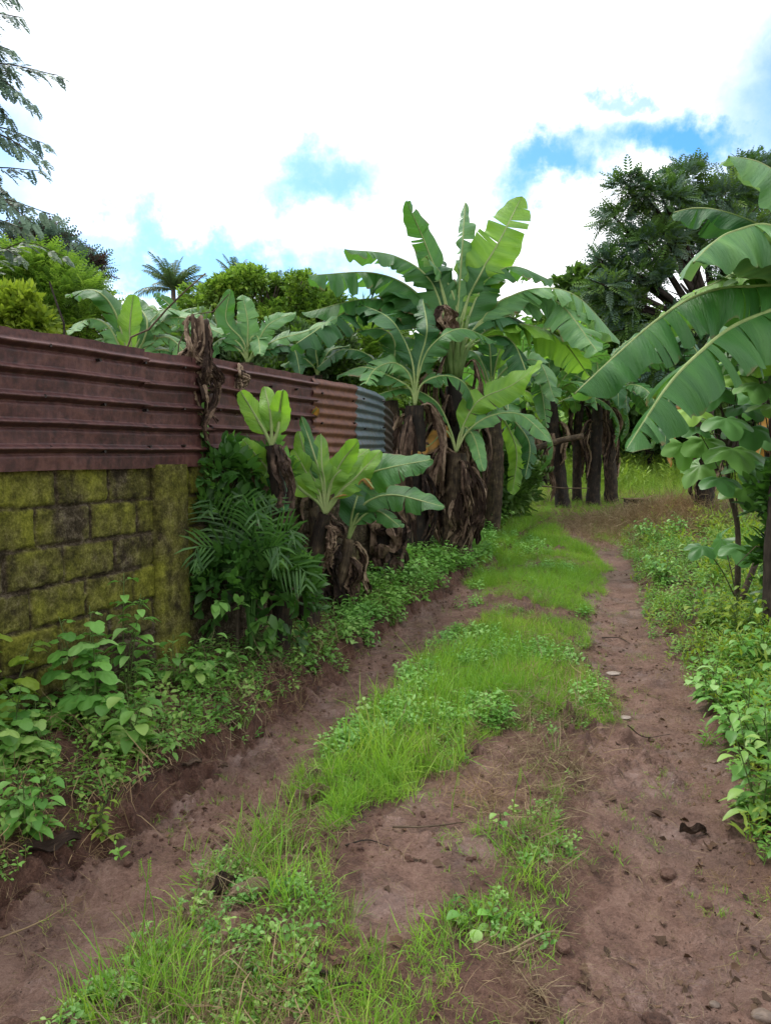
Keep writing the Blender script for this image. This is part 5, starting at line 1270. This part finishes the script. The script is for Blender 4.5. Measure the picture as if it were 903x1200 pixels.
# small stones and clods pressed in the track
b = MB()
ico = None
def T_clod(seed):
    r = np.random.default_rng(seed); th = np.linspace(0, 2*np.pi, 8, endpoint=False); v = [[0, 0, .62]]; 
    for (rr_, z) in ((.55, .5), (.95, .12), (.9, -.3)):
        for a_ in th: v.append([rr_*math.cos(a_)*r.uniform(.75, 1.15), rr_*math.sin(a_)*r.uniform(.75, 1.15), z+r.normal(0, .09)])
    t = [(0, 1+k_, 1+(k_+1) % 8) for k_ in range(8)]; q = [(1+a_*8+k_, 1+(a_+1)*8+k_, 1+(a_+1)*8+(k_+1) % 8, 1+a_*8+(k_+1) % 8) for a_ in range(2) for k_ in range(8)]
    return (np.array(v), np.array(q), np.array(t), np.zeros((25, 2)))
TC = [T_clod(k_) for k_ in range(5)]
P, px, py = scatter(60000, -3, 3, 1.4, 8, [ALLTRACK]); d_ = fbm(P[:, 0]*2.5, P[:, 1]*2.5, 251, 3); e_, _ = polydist(P[:, 0], P[:, 1], BANK)
m = (d_+.40*np.exp(-(e_/.14)**2) > .64); P = P[m]; put(b, TC, P, .0016+.013*rg.random(len(P))**8, .3, var=np.full(len(P), .1)+.3*rg.random(len(P)))
tag(b.build('clods', M['mud']), 'crumbs and clods of reddish soil on the track', 'clods', kind='stuff')

# ------------------------------------------------------------------ individual weeds
def blade_leaf(b, base, tip, W, n=7, fold=.35, droopn=0, lob=0, seed=0, up=(0, 0, 1), a=.5):
    """leaf with midline from base to tip; lob>0 makes a lobed edge"""
    P = catmull([base, (np.asarray(base)+np.asarray(tip))/2+np.array([0, 0, .12*np.linalg.norm(np.asarray(tip)-np.asarray(base))]), tip], n+1)
    T = unit(np.gradient(P, axis=0)); S = unit(np.cross(T, np.asarray(up, float)+.01)); Nn = np.cross(S, T); t = np.linspace(0, 1, n+1)
    w_ = W*.5*np.sin(np.pi*np.clip(t, 0, 1)**.75)**.8*(1+lob*np.cos(t*19+seed)); w_[0] = .002; w_[-1] = .001
    V = np.stack([P-S*w_[:, None]+Nn*(w_*fold)[:, None]+T*(w_*.25)[:, None], P, P+S*w_[:, None]+Nn*(w_*fold)[:, None]+T*(w_*.25)[:, None]], 1)
    i = np.arange(n)[:, None]; j = np.arange(2)[None]
    b.add(V.reshape(-1, 3), np.stack([i*3+j, i*3+j+1, (i+1)*3+j+1, (i+1)*3+j], -1).reshape(-1, 4), a=a)
def palm_lobed(b, c, D, up, Rr, lobes=3, seed=0, a=.5):
    """broad leaf cut into pointed lobes, attached at c, pointing along D"""
    r = np.random.default_rng(seed); D = unit(D); S = unit(np.cross(D, up)); Nn = np.cross(S, D); n = 8*lobes
    th = np.linspace(-2.5, 2.5, n+1)
    rad = Rr*(.62+.38*np.abs(np.cos(th*lobes/2.0*.95)))*(1-.10*np.abs(th))*(1+r.normal(0, .03, n+1))
    rim = c+D*Rr*.12+(np.cos(th)*rad)[:, None]*D+(np.sin(th)*rad)[:, None]*S-Nn*(rad*(.10+.25*(np.abs(th)/2.5)+.12*np.cos(th*lobes))*.9)[:, None]
    midr = c+D*Rr*.12+(np.cos(th)*rad*.5)[:, None]*D+(np.sin(th)*rad*.5)[:, None]*S+Nn*(rad*.05*np.cos(th*6))[:, None]
    V = np.vstack([c[None], midr, rim]); m_ = n+1
    t = [(0, 1+k_, 2+k_) for k_ in range(n)]; q = [(1+k_, 1+m_+k_, 2+m_+k_, 2+k_) for k_ in range(n)]
    b.add(V, q, t, a=a)
def weed(label, px, py, h, nl, L, W, seed, mat='herb', kind='ovate', lean=(0, 0), stems=1, group='weeds along the foot of the wall', name='weed', cat='weed', stemw=.004, spread=.1, start=.2, lobes=3):
    g = gp(px, py); base = zpt(*g); t = thing(name, label, cat, base, group); r = np.random.default_rng(seed)
    sb = MB(); lb = MB()
    for s_ in range(stems):
        a_ = r.random()*6.28; off = np.array([math.cos(a_), math.sin(a_), 0])*spread*(s_ > 0)
        hh = h*(1 if s_ == 0 else r.uniform(.5, .95)); tp = base+off*2+[lean[0], lean[1], hh]
        P = catmull([base-[0, 0, .02], base*.5+tp*.5+off*.1+r.normal(0, .02, 3), tp], 14); tube(sb, P, np.linspace(stemw, stemw*.4, 14), 5)
        for k_ in range(nl):
            f = start+(1-start)*(k_+.5)/nl; p = P[min(13, int(f*13))]; a2 = k_*2.4+r.normal(0, .3); l = L*r.uniform(.75, 1.2)*(1.1-.5*f)
            d = np.array([math.cos(a2), math.sin(a2), r.uniform(-.1, .55)]); pet = p+d*l*.45; tube(sb, [p, (p+pet)/2+[0, 0, .01], pet], stemw*.35, 4, cap=False)
            if kind == 'ovate': blade_leaf(lb, pet, pet+np.array([d[0], d[1], -.12-.4*r.random()])*l, W*r.uniform(.8, 1.15), seed=k_, a=r.random())
            elif kind == 'long': blade_leaf(lb, pet, pet+np.array([d[0], d[1], -.3*r.random()])*l*1.3, W, lob=0, seed=k_, a=r.random())
            else: palm_lobed(lb, pet, np.array([d[0], d[1], -.25-.3*r.random()]), (0, 0, 1), l*.55, lobes, k_+seed, r.random())
    sb.build('stem', M['stem'], t); lb.build('foliage', M[mat], t); return t
weed('broad-leaved weed with lobed leaves in front of the mossy blocks, the biggest of its row', 110, 880, .62, 12, .17, .1, 1, 'herb_mint', 'lobed', stems=5, spread=.09, stemw=.005)
weed('tall weed reaching furthest up the mossy wall, small leaves at its top', 150, 850, .72, 13, .12, .05, 2, 'herb_mint', 'ovate', stems=3, spread=.06, stemw=.005, start=.35)
weed('spindly bent weed against the wall near the left edge', 38, 850, .62, 7, .09, .03, 3, 'herb', 'long', lean=(-.06, 0), stems=2, spread=.04)
weed('yellow-green weed cut by the left edge of the picture', -8, 900, .5, 9, .15, .08, 4, 'herb_yel', 'lobed', stems=3)
weed('bushy leafy weed at the left edge below the bent one', 30, 930, .36, 10, .13, .08, 5, 'herb', 'lobed', stems=5, spread=.1)
weed('leafy weed right of the big lobed one', 150, 900, .34, 9, .12, .07, 6, 'herb', 'ovate', stems=4, spread=.08)
weed('pale small-leaved weed near the lower left edge', 30, 1005, .26, 10, .07, .04, 7, 'herb_mint', 'ovate', stems=5, spread=.05)
weed('pale weed rooted on the cut bank of the left rut', 130, 980, .2, 10, .045, .022, 8, 'herb_yel', 'ovate', stems=4, spread=.03)
weed('dark leafy weed under the pilaster', 205, 830, .32, 9, .11, .06, 9, 'herb', 'ovate', stems=4, spread=.09)
weed('low weed between the pilaster and the palm seedling', 250, 812, .25, 9, .1, .055, 10, 'herb_mint', 'ovate', stems=4, spread=.1)
weed('weed with broad leaves on the bank below the palm seedling', 300, 790, .22, 9, .1, .055, 12, 'herb_mint', 'ovate', stems=4, spread=.1)
weed('leafy weed at the foot of the young banana plant', 345, 775, .2, 9, .09, .05, 13, 'herb', 'ovate', stems=4, spread=.1)
weed('leafy weed left of the big lobed one, close to the wall', 75, 855, .45, 9, .12, .07, 14, 'herb', 'lobed', stems=3, spread=.08)
weed('small rosette of pale round leaves among the straw', 545, 1095, .07, 5, .07, .045, 15, 'herb_mint', 'ovate', group='small herbs on the middle strip', stems=1, name='herb', cat='herb')
weed('small seedling standing alone on the bare mud', 583, 985, .08, 5, .05, .028, 16, 'herb', 'ovate', group='small herbs on the middle strip', stems=1, name='herb', cat='herb')
for q_, (px, py, h, lab, mt) in enumerate([(890, 960, .5, 'upright leafy weed at the right edge beside the wet track', 'herb'), (875, 880, .36, 'bushy weed where the right verge starts to widen', 'herb_mint'), (905, 900, .5, 'tall weed behind the right-edge one', 'herb'), (840, 830, .3, 'low pale weed on the right verge', 'herb_mint'),
    (868, 760, .42, 'yellow-green feathery weed in the middle of the right verge', 'herb_yel'), (835, 745, .35, 'yellowish weed left of the feathery one', 'herb_yel'), (890, 800, .45, 'spreading green weed near the right edge', 'herb_mint'), (780, 690, .35, 'round clump of mint green herbs near the start of the right verge', 'herb_mint'), (790, 640, .4, 'mint green herbs before the brown heap', 'herb_mint'), (850, 690, .5, 'upright yellow-green weed below the big-leaved shrub', 'herb_yel'), (760, 640, .35, 'herb clump at the far corner of the right verge', 'herb_mint')]):
    weed(lab, px, py, h, 13, .095, .04, 30+q_, mt, 'ovate', stems=8, spread=.09, group='weeds along the right verge', start=.1)
for q_, (px, py, h, lab) in enumerate([(520, 672, .3, 'bright herb clump at the end of the left rut'), (470, 690, .3, 'herb clump beyond the leaning young banana plant'), (430, 705, .28, 'herb clump at the foot of the leaning young banana plant'), (585, 625, .4, 'herb clump beside the puddle under the tall clump')]):
    weed(lab, px, py, h, 12, .10, .045, 50+q_, 'herb_mint', 'ovate', stems=8, spread=.13, group='herb clumps under the banana plants', start=.1)

# palm seedling with fan of narrow fronds
Y = 4.95
base = zpt((292-451.5)/F*Y, Y); t = thing('palm_seedling', 'young palm with slender dark green fronds between the pilaster and the young banana plants', 'palm', base)
r = np.random.default_rng(8)
for k_, (tx, ty, dy) in enumerate([(250, 590, -.1), (235, 640, -.2), (285, 580, 0), (315, 585, .1), (340, 620, -.1), (352, 665, -.2), (300, 600, -.3), (262, 610, .1), (325, 640, -.3)]):
    p0 = base+[0, 0, .05]; p1 = at(292+(tx-292)*.25, 660, Y); p2 = at(tx, ty, Y+dy)
    P = catmull([p0, p1, p2, p2+(p2-p1)*.15+[0, -.03, -.1]], 26); T = unit(np.gradient(P, axis=0)); S = unit(np.cross(T, [0, -1, .3])); b = MB(); tube(b, P, np.linspace(.008, .003, 26), 5, a=.7)
    for i_ in range(12, 26):
        for h in (-1, 1):
            l = .26*math.sin(math.pi*(.2+.75*(i_-12)/14)); d = unit(S[i_]*h*.8+T[i_]*.8+np.array([0, -.1, -.18])+r.normal(0, .06, 3)); w_ = unit(np.cross(d, [0, -1, .5]))*.008
            m_ = P[i_]+d*l*.55; e_ = P[i_]+d*l+[0, 0, -.15*l]; b.add([P[i_]-w_*.6, P[i_]+w_*.6, m_+w_, m_-w_, e_], [(0, 1, 2, 3)], [(3, 2, 4)], a=r.random())
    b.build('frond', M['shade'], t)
# vine-hung shrub by the wall
Y = 5.0
L_ = [(at(262, 560, Y), .12, .12, .2), (at(255, 620, Y), .16, .12, .2), (at(262, 690, Y), .22, .18, .28), (at(330, 700, Y), .2, .2, .3), (at(300, 640, Y+.2), .22, .15, .35), (at(310, 560, Y+.4), .14, .12, .25)]
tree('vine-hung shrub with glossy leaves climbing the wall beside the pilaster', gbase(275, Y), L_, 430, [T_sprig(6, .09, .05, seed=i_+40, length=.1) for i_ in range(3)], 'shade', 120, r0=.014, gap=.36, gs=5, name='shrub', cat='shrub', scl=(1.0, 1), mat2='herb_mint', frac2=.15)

# big-leaved shrub on the right (broad lobed leaves on long stalks)
Y = 6.6
base = zpt((868-451.5)/F*Y, Y); t = thing('big_leaved_shrub', 'shrub with large lobed dark green leaves on a thin stem at the right edge', 'shrub', base)
r = np.random.default_rng(18); b = MB(); top = at(862, 470, Y); P = catmull([base-[0, 0, .05], at(864, 620, Y), at(852, 560, Y), top], 20); tube(b, P, np.linspace(.03, .014, 20), 8, jit=.1)
P2 = catmull([base, at(905, 600, Y+.2), at(905, 520, Y+.2), at(895, 440, Y+.2)], 20); tube(b, P2, np.linspace(.03, .014, 20), 8, jit=.1)
lb = MB(); cnt = 0
for (px, py, s_) in [(812, 480, 24), (838, 455, 26), (865, 440, 25), (890, 450, 26), (905, 475, 26), (850, 490, 28), (880, 500, 30), (825, 515, 30), (858, 525, 34), (893, 535, 34), (842, 560, 24), (872, 570, 28), (905, 560, 28), (800, 520, 24), (820, 545, 24), (835, 430, 22), (858, 415, 24), (885, 420, 24), (905, 430, 22), (830, 495, 26), (870, 475, 26), (900, 505, 28), (930, 480, 28), (925, 540, 28), (845, 440, 20), (815, 500, 20), (880, 545, 30), (845, 632, 26), (868, 640, 24), (822, 640, 18), (885, 460, 26), (900, 590, 26), (805, 450, 18)]:
    dy = r.uniform(-.45, .35); c = at(px, py, Y+dy); s0 = P[min(19, int(r.uniform(8, 19)))] if px < 880 else P2[min(19, int(r.uniform(8, 19)))]
    if py > 615: s0 = base+[0, 0, .1]
    d = c-s0; tube(b, catmull([s0, (s0+c)/2+[0, 0, .06], c], 7), [.007, .006, .005, .005, .004, .004, .003], 5)
    D = unit(np.array([d[0], d[1], 0])+1e-3)*.6+np.array([r.normal(0, .35), -.45, -.35-.5*r.random()])
    palm_lobed(lb, c, D, (0, -.35, 1), s_*Y/F*1.2, 5, cnt, r.random()); cnt += 1
b.build('stem', M['bark'], t); lb.build('foliage', leafmat('broad_lobed_leaf', [(0, (.06, .17, .05)), (.5, (.12, .28, .09)), (1, (.28, .5, .09))], (.2, .5, .04), .3, .4), t)
# dark mossy trunk at the right edge with ivy-like leaves
Y = 5.6
base = zpt((925-451.5)/F*Y, Y); top = at(935, 380, Y+.2)
tree('dark thick trunk with creeping plants at the right edge', base, [(at(935, 360, Y+.4), .5, .5, .4), (at(985, 400, Y+.6), .6, .6, .5)], 260, SP_big, 't_dark', 131, 'bark_dark', .15, gap=.4, scl=(.9, 1), fork=.98, name='creeper_covered_trunk')

Y = 5.9
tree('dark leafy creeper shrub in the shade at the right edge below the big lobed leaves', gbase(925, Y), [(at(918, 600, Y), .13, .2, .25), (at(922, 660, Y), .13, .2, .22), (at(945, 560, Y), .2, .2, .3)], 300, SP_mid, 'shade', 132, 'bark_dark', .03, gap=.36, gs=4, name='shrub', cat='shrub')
# ------------------------------------------------------------------ dead leaf bundle and sticks on the fence
def hang(label, px, py0, py1, Y, w_, seed, n=7):
    p0 = at(px, py0, Y); L = (at(px, py0, Y)-at(px, py1, Y))[2]; t = thing('dead_leaf_bundle', label, 'dead leaves', (p0[0], p0[1], p0[2]-L), 'dead banana leaves hung over the fence'); n = n*2
    for k_ in range(n):
        r = np.random.default_rng(seed+k_)
        l = L*(1 if k_ < 2 else r.uniform(.3, .8)); dead_leaf(t, p0+[r.normal(0, w_*.35), r.normal(0, .015), r.uniform(-.02, .03)], -1.2+r.normal(0, .4), l, w_*r.uniform(.25, .5), seed*7+k_, 'dead', out_=.03, name='dead_leaf', stiff=.05)
s_ = 1.6; q_ = wp(s_, .13, 0)
hang('bundle of dead brown banana leaves hanging over the top of the maroon sheets', 233, 378, 545, q_[1], .10, 5, 9)
q_ = wp(2.02, .12, 0)
hang('thin wisp of dead leaf hanging on the sheets right of the bundle', 278, 430, 490, q_[1], .05, 25, 4)
def stick(label, pts, r_, mat='twig', name='stick', group=None, cat='stick'):
    b = MB(); P = catmull(pts, 14); tube(b, P, np.linspace(r_, r_*.45, 14), 6, jit=.35, seed=int(r_*9000)); o = b.build(name, M[mat]); tag(o, label, cat, group); return o
def wire(s0, pxy):
    return [wp(s0, .11, 0)*[1, 1, 0]+[0, 0, 0] for _ in pxy]
Yw = wp(.52, .13, 0)[1]
b = MB(); tube(b, catmull([at(92, 400, Yw+.02), at(92, 425, Yw), at(84, 448, Yw-.01), at(72, 462, Yw-.01), at(60, 472, Yw-.01)], 14), .003, 5)
tube(b, catmull([at(88, 402, Yw+.02), at(89, 430, Yw), at(80, 455, Yw-.01), at(83, 470, Yw-.01)], 10), .002, 5); tag(b.build('dry_vine', M['twig']), 'thin dry vine dangling down the left sheet', 'vine')
stick('dark bare stick standing up behind the fence at the left', [gbase(78, 5.6), at(76, 400, 5.4), at(68, 360, 5.4), at(58, 330, 5.4)], .013, 'bark_dark')
Yb = 7.4
stick('long bare branch slanting up over the fence towards the left palm', [gbase(130, Yb), at(140, 430, Yb), at(175, 385, Yb), at(205, 352, Yb), at(241, 320, Yb)], .018)
stick('leaning dry pole crossing behind the bundle of dead leaves', [gbase(205, 7.6), at(210, 400, 7.4), at(245, 370, 7.4), at(268, 345, 7.4)], .012)
b = MB()
# creeper on the fence by the dead bundle
cr = thing('creeper', 'thin creeper with small leaves on the sheets beside the dead leaf bundle', 'creeper', wp(1.56, .1, 1.2)); Yc = wp(1.56, .13, 0)[1]
P = catmull([at(240, 560, Yc), at(236, 510, Yc), at(240, 470, Yc), at(234, 445, Yc)], 14); tube(b, P, .004, 5); b.build('stem', M['stem'], cr); b = MB()
for k_ in range(16):
    p = P[k_*13//15]; d = rg.normal(0, 1, 3)*[1, .3, .6]+[0, -.4, 0]; blade_leaf(b, p, p+unit(d)*.055, .035, a=rg.random())
b.build('foliage', M['herb_mint'], cr)

# hanging banana bunch and the leaning trunk it droops from
Y = 14.2
b = MB(); tube(b, catmull([at(600, 535, Y), at(625, 527, Y), at(650, 518, Y), at(683, 511, Y)], 12), np.linspace(.07, .05, 12), 8, jit=.2); o = b.build('leaning_trunk', M['pstem']); tag(o, 'thin brown trunk leaning level across the gap into the banana row', 'trunk')
o['label'] = 'thin brown trunk leaning level across the gap into the banana row'
fb = thing('banana_bunch', 'bunch of dark green bananas drooping below the leaning trunk', 'bananas', at(640, 556, Y)); b = MB(); tube(b, catmull([at(625, 528, Y), at(634, 540, Y), at(640, 552, Y), at(642, 562, Y)], 10), .02, 6); b.build('stalk', M['petiole'], fb); b = MB()
for q_ in range(4):
    c = catmull([at(628, 532, Y), at(634, 541, Y), at(640, 552, Y)], 4)[q_]
    for k_ in range(9):
        a_ = k_*.7; d = np.array([math.cos(a_), math.sin(a_), 0]); tube(b, catmull([c, c+d*.09+[0, 0, .0], c+d*.14+[0, 0, .09]], 6), [.012, .02, .024, .024, .018, .006], 6, a=rg.random())
b.build('fruit', M['t_dark'], fb)
# stick fence rail far away, small dark box
Y = gp(745, 598)[1]
stick('pale thin pole lying low across the far end of the track', [at(612, 566, Y-1), at(640, 570, Y-1), at(660, 572, Y-1), at(690, 572, Y-1)], .02)
c = at(744, 592, Y); bx = thing('wooden_box', 'small dark open box with a grey board on top beside the brown heap', 'box', zpt(c[0], Y)); zb = zpt(c[0], Y)[2]
def boxm(b, c, s, rot=0):
    c = np.asarray(c, float); cs, sn = math.cos(rot), math.sin(rot); v = []
    for dz in (-1, 1):
        for (dx, dy) in ((-1, -1), (1, -1), (1, 1), (-1, 1)):
            x, y = dx*s[0]/2, dy*s[1]/2; v.append([c[0]+x*cs-y*sn, c[1]+x*sn+y*cs, c[2]+dz*s[2]/2])
    b.add(v, [(0, 3, 2, 1), (4, 5, 6, 7), (0, 1, 5, 4), (1, 2, 6, 5), (2, 3, 7, 6), (3, 0, 4, 7)])
b = MB(); w_ = .36; h_ = .2
for (dx, dy, sx, sy) in ((-w_/2, 0, .015, .3), (w_/2, 0, .015, .3), (0, .14, w_, .015)): boxm(b, (c[0]+dx, c[1]+dy, zb+h_/2), (sx, sy, h_))
boxm(b, (c[0], c[1], zb+.01), (w_-.02, .28, .015)); b.build('box_body', M['bark_dark'], bx)
b = MB(); boxm(b, (c[0], c[1], zb+h_+.012), (w_+.06, .34, .018), .08); b.build('lid_board', M['straw'], bx)
b = MB(); boxm(b, (c[0]+w_/2+.02, c[1]-.16, zb+.13), (.03, .03, .27)); b.build('stake', M['straw'], bx)

# ------------------------------------------------------------------ small things lying on the track
def rock(label, px, py, r_, seed, mat, name='stone', group='stones on the track', flat=.55):
    g = gp(px, py); r = np.random.default_rng(seed); import bmesh
    bm = bmesh.new(); bmesh.ops.create_icosphere(bm, subdivisions=3, radius=1)
    co = np.array([v.co[:] for v in bm.verts]); fa = np.array([[v.index for v in f.verts] for f in bm.faces]); bm.free()
    k_ = 1+.35*(p3noise(co*1.0+seed, 1.3, seed)-.5)+.12*(p3noise(co+seed, 5, seed)-.5); co = co*k_[:, None]*[r_, r_*r.uniform(.7, .95), r_*flat]
    b = MB(); b.add(co+zpt(*g)+[0, 0, r_*flat*.4], t=fa, a=.4); o = b.build(name, mat); tag(o, label, 'stone' if name == 'stone' else 'clod', group)
def stonemat(n, c1, c2, ro=.6):
    m, t, p, o = newmat(n); f = noise(t, 30, 5, .6); t.links.new(ramp(t, f, [(.35, c1), (.65, c2)]), p.inputs['Base Color']); p.inputs['Roughness'].default_value = ro; bump(t, p, f, .5, .01); return m
sg = stonemat('stone', (.08, .055, .042), (.18, .13, .1)); sw = stonemat('pale_stone', (.2, .155, .13), (.34, .28, .24))
rock('rounded brown stone at the bottom edge of the right rut', 855, 1188, .035, 1, sg); rock('brown stone in the bottom right corner', 893, 1168, .032, 2, sg)
rock('flat pale stone in the right rut, further one', 719, 782, .05, 3, sw, flat=.2); rock('flat pale stone in the right rut, nearer one', 732, 833, .035, 4, sw, flat=.2); rock('small pale chip beside the nearer pale stone', 718, 830, .025, 5, sw, flat=.2)
rock('small grey stone by the right verge', 838, 1150, .016, 6, sg); rock('small brown stone at the foot of the wet patch', 800, 1180, .02, 7, sg)
for q_, (px, py, r_, lab) in enumerate([(770, 1170, .035, 'largest mud clod near the bottom of the right rut'), (783, 1008, .03, 'mud clod on the raised crumbs of the right rut'), (830, 1040, .018, 'small mud clod below the curled dead leaf'), (660, 1110, .025, 'mud clod at the bare edge of the grass strip'), (150, 1005, .02, 'mud clod fallen from the left bank'), (760, 1165, .02, 'smaller clod leaning on the largest mud clod')]):
    rock(lab, px, py, r_, 20+q_, M['mud'], 'mud_clod', 'mud clods on the track', .7)
def ground_leaf(label, px, py, L, W, az, seed, mat='dead', curl=1.2):
    g = gp(px, py); z = zpt(*g); r = np.random.default_rng(seed); d = np.array([math.cos(az), math.sin(az), 0]); s = np.array([-d[1], d[0], 0]); b = MB(); n, nv = 16, 9
    t = np.linspace(0, 1, n); v = np.linspace(-1, 1, nv); w_ = W*.5*np.sin(np.pi*t**.8)**.6+.003
    cz = np.array([[abs(vv)**1.5*.7*curl*w_[i_]*(1+.4*math.sin(7*t[i_]+seed)) for vv in v] for i_ in range(n)])
    X = z+[0, 0, .008]+d*((t-.5)*L)[:, None, None]+s*(v[None]*w_[:, None]*(.8-.25*curl*np.abs(v)[None]))[..., None]+np.array([0, 0, 1])*(cz+(.10*L*np.sin(t*5+seed)**2)[:, None]+.012*np.sin(v*9+seed)[None]*t[:, None])[..., None]
    X += r.normal(0, .0015, X.shape)
    i = np.arange(n-1)[:, None]; j = np.arange(nv-1)[None]; b.add(X.reshape(-1, 3), np.stack([i*nv+j, i*nv+j+1, (i+1)*nv+j+1, (i+1)*nv+j], -1).reshape(-1, 4), uv=np.stack([np.repeat(t*L*3, nv), np.tile(v, n)], -1), a=r.random())
    tag(b.build('fallen_leaf', M[mat]), label, 'dead leaf', 'fallen leaves on the track')
ground_leaf('curled dark dead leaf lying on the right rut', 812, 962, .12, .07, .2, 1, 'dead', 1.2)
ground_leaf('crumpled brown leaf at the lower tip of the bright grass', 368, 940, .18, .10, .5, 2, 'dead', 1.3)
ground_leaf('second crumpled brown leaf beside the lower tip of the bright grass', 350, 955, .14, .08, 2.0, 3, 'dead', 1.3)
ground_leaf('pale brown dead leaf between the grass tufts at lower left', 295, 1065, .16, .08, .3, 4, 'dead', 1.0)
ground_leaf('dark dead leaf sunk in the grass at lower left', 265, 1055, .13, .08, 1.0, 5, 'dead_dark', 1.0)
ground_leaf('brown leaf scrap left of the dark sunken leaf', 225, 1090, .09, .06, 2.4, 6, 'dead', .8)
ground_leaf('large dark dead leaf folded over the left bank', 60, 1012, .22, .12, .7, 7, 'dead', .5)
ground_leaf('brown leaf on the heap of soil by the left rut', 225, 905, .10, .05, .7, 8, 'dead_dark', .9)
ground_leaf('light brown leaf under the young banana plants', 275, 700, .2, .07, .1, 9, 'dead', .8)
GS = 'sticks on the track'
def gstick(lab, pts, r_, mat='twig'):
    stick(lab, [zpt(*gp(*p))+[0, 0, .007+r_] for p in pts], r_, mat, group=GS)
gstick('upper one of the two dark sticks at the bottom edge', [(322, 1166), (350, 1162), (400, 1172)], .008, 'bark_dark'); gstick('lower dark stick at the bottom edge', [(315, 1186), (360, 1184), (425, 1180)], .006, 'bark_dark')
gstick('thin pale stalk across the lower left rut', [(0, 1095), (50, 1075), (100, 1035)], .003, 'straw'); gstick('thin dark twig crossing the bare middle patch', [(460, 985), (500, 978), (545, 972)], .005, 'twig')
gstick('short dark twig at the left of the bare middle patch', [(405, 1010), (430, 1000), (455, 1006)], .004, 'bark_dark'); gstick('thin twig lying along the right rut', [(735, 862), (755, 858), (785, 853)], .004, 'bark_dark')
gstick('pale stalk among the straw of the middle strip', [(595, 1130), (640, 1098), (680, 1092)], .004, 'straw')
gstick('twig lying across the far part of the right rut', [(705, 742), (725, 741), (738, 746)], .005, 'bark_dark')
b = MB(); g = zpt(*gp(905, 660)); stick('bare curved stalk at the foot of the dark trunk', [g, at(885, 640, 5.3), at(870, 660, 5.2), at(853, 672, 5.3)], .006)
# rows of seed stalks standing in the grass
for q_, (px, py, h_) in enumerate([(165, 1200, .42), (178, 1130, .30), (600, 960, .18), (618, 955, .2), (528, 965, .18)]):
    g = zpt(*gp(px, py)); b = MB(); P = catmull([g-[0, 0, .02], g+[.01, 0, h_*.5], g+[.03*(-1)**q_, .01, h_]], 10); tube(b, P, np.linspace(.0022, .001, 10), 4)
    for k_ in range(14): 
        p = P[9]-[0, 0, .004*k_]; b.add([p, p+[.005*(-1)**k_, .002, .004], p+[.004*(-1)**k_, 0, .009]], t=[(0, 1, 2)])
    tag(b.build('seed_stalk', M['grass']), ['tall seed stalk rising from the lowest left tuft', 'thin seed stalk beside the left rut', 'dry stalk left of the pair on the middle strip', 'dry stalk right of the pair on the middle strip', 'lone stalk on the bare middle patch'][q_], 'grass stalk', 'seed stalks in the grass')
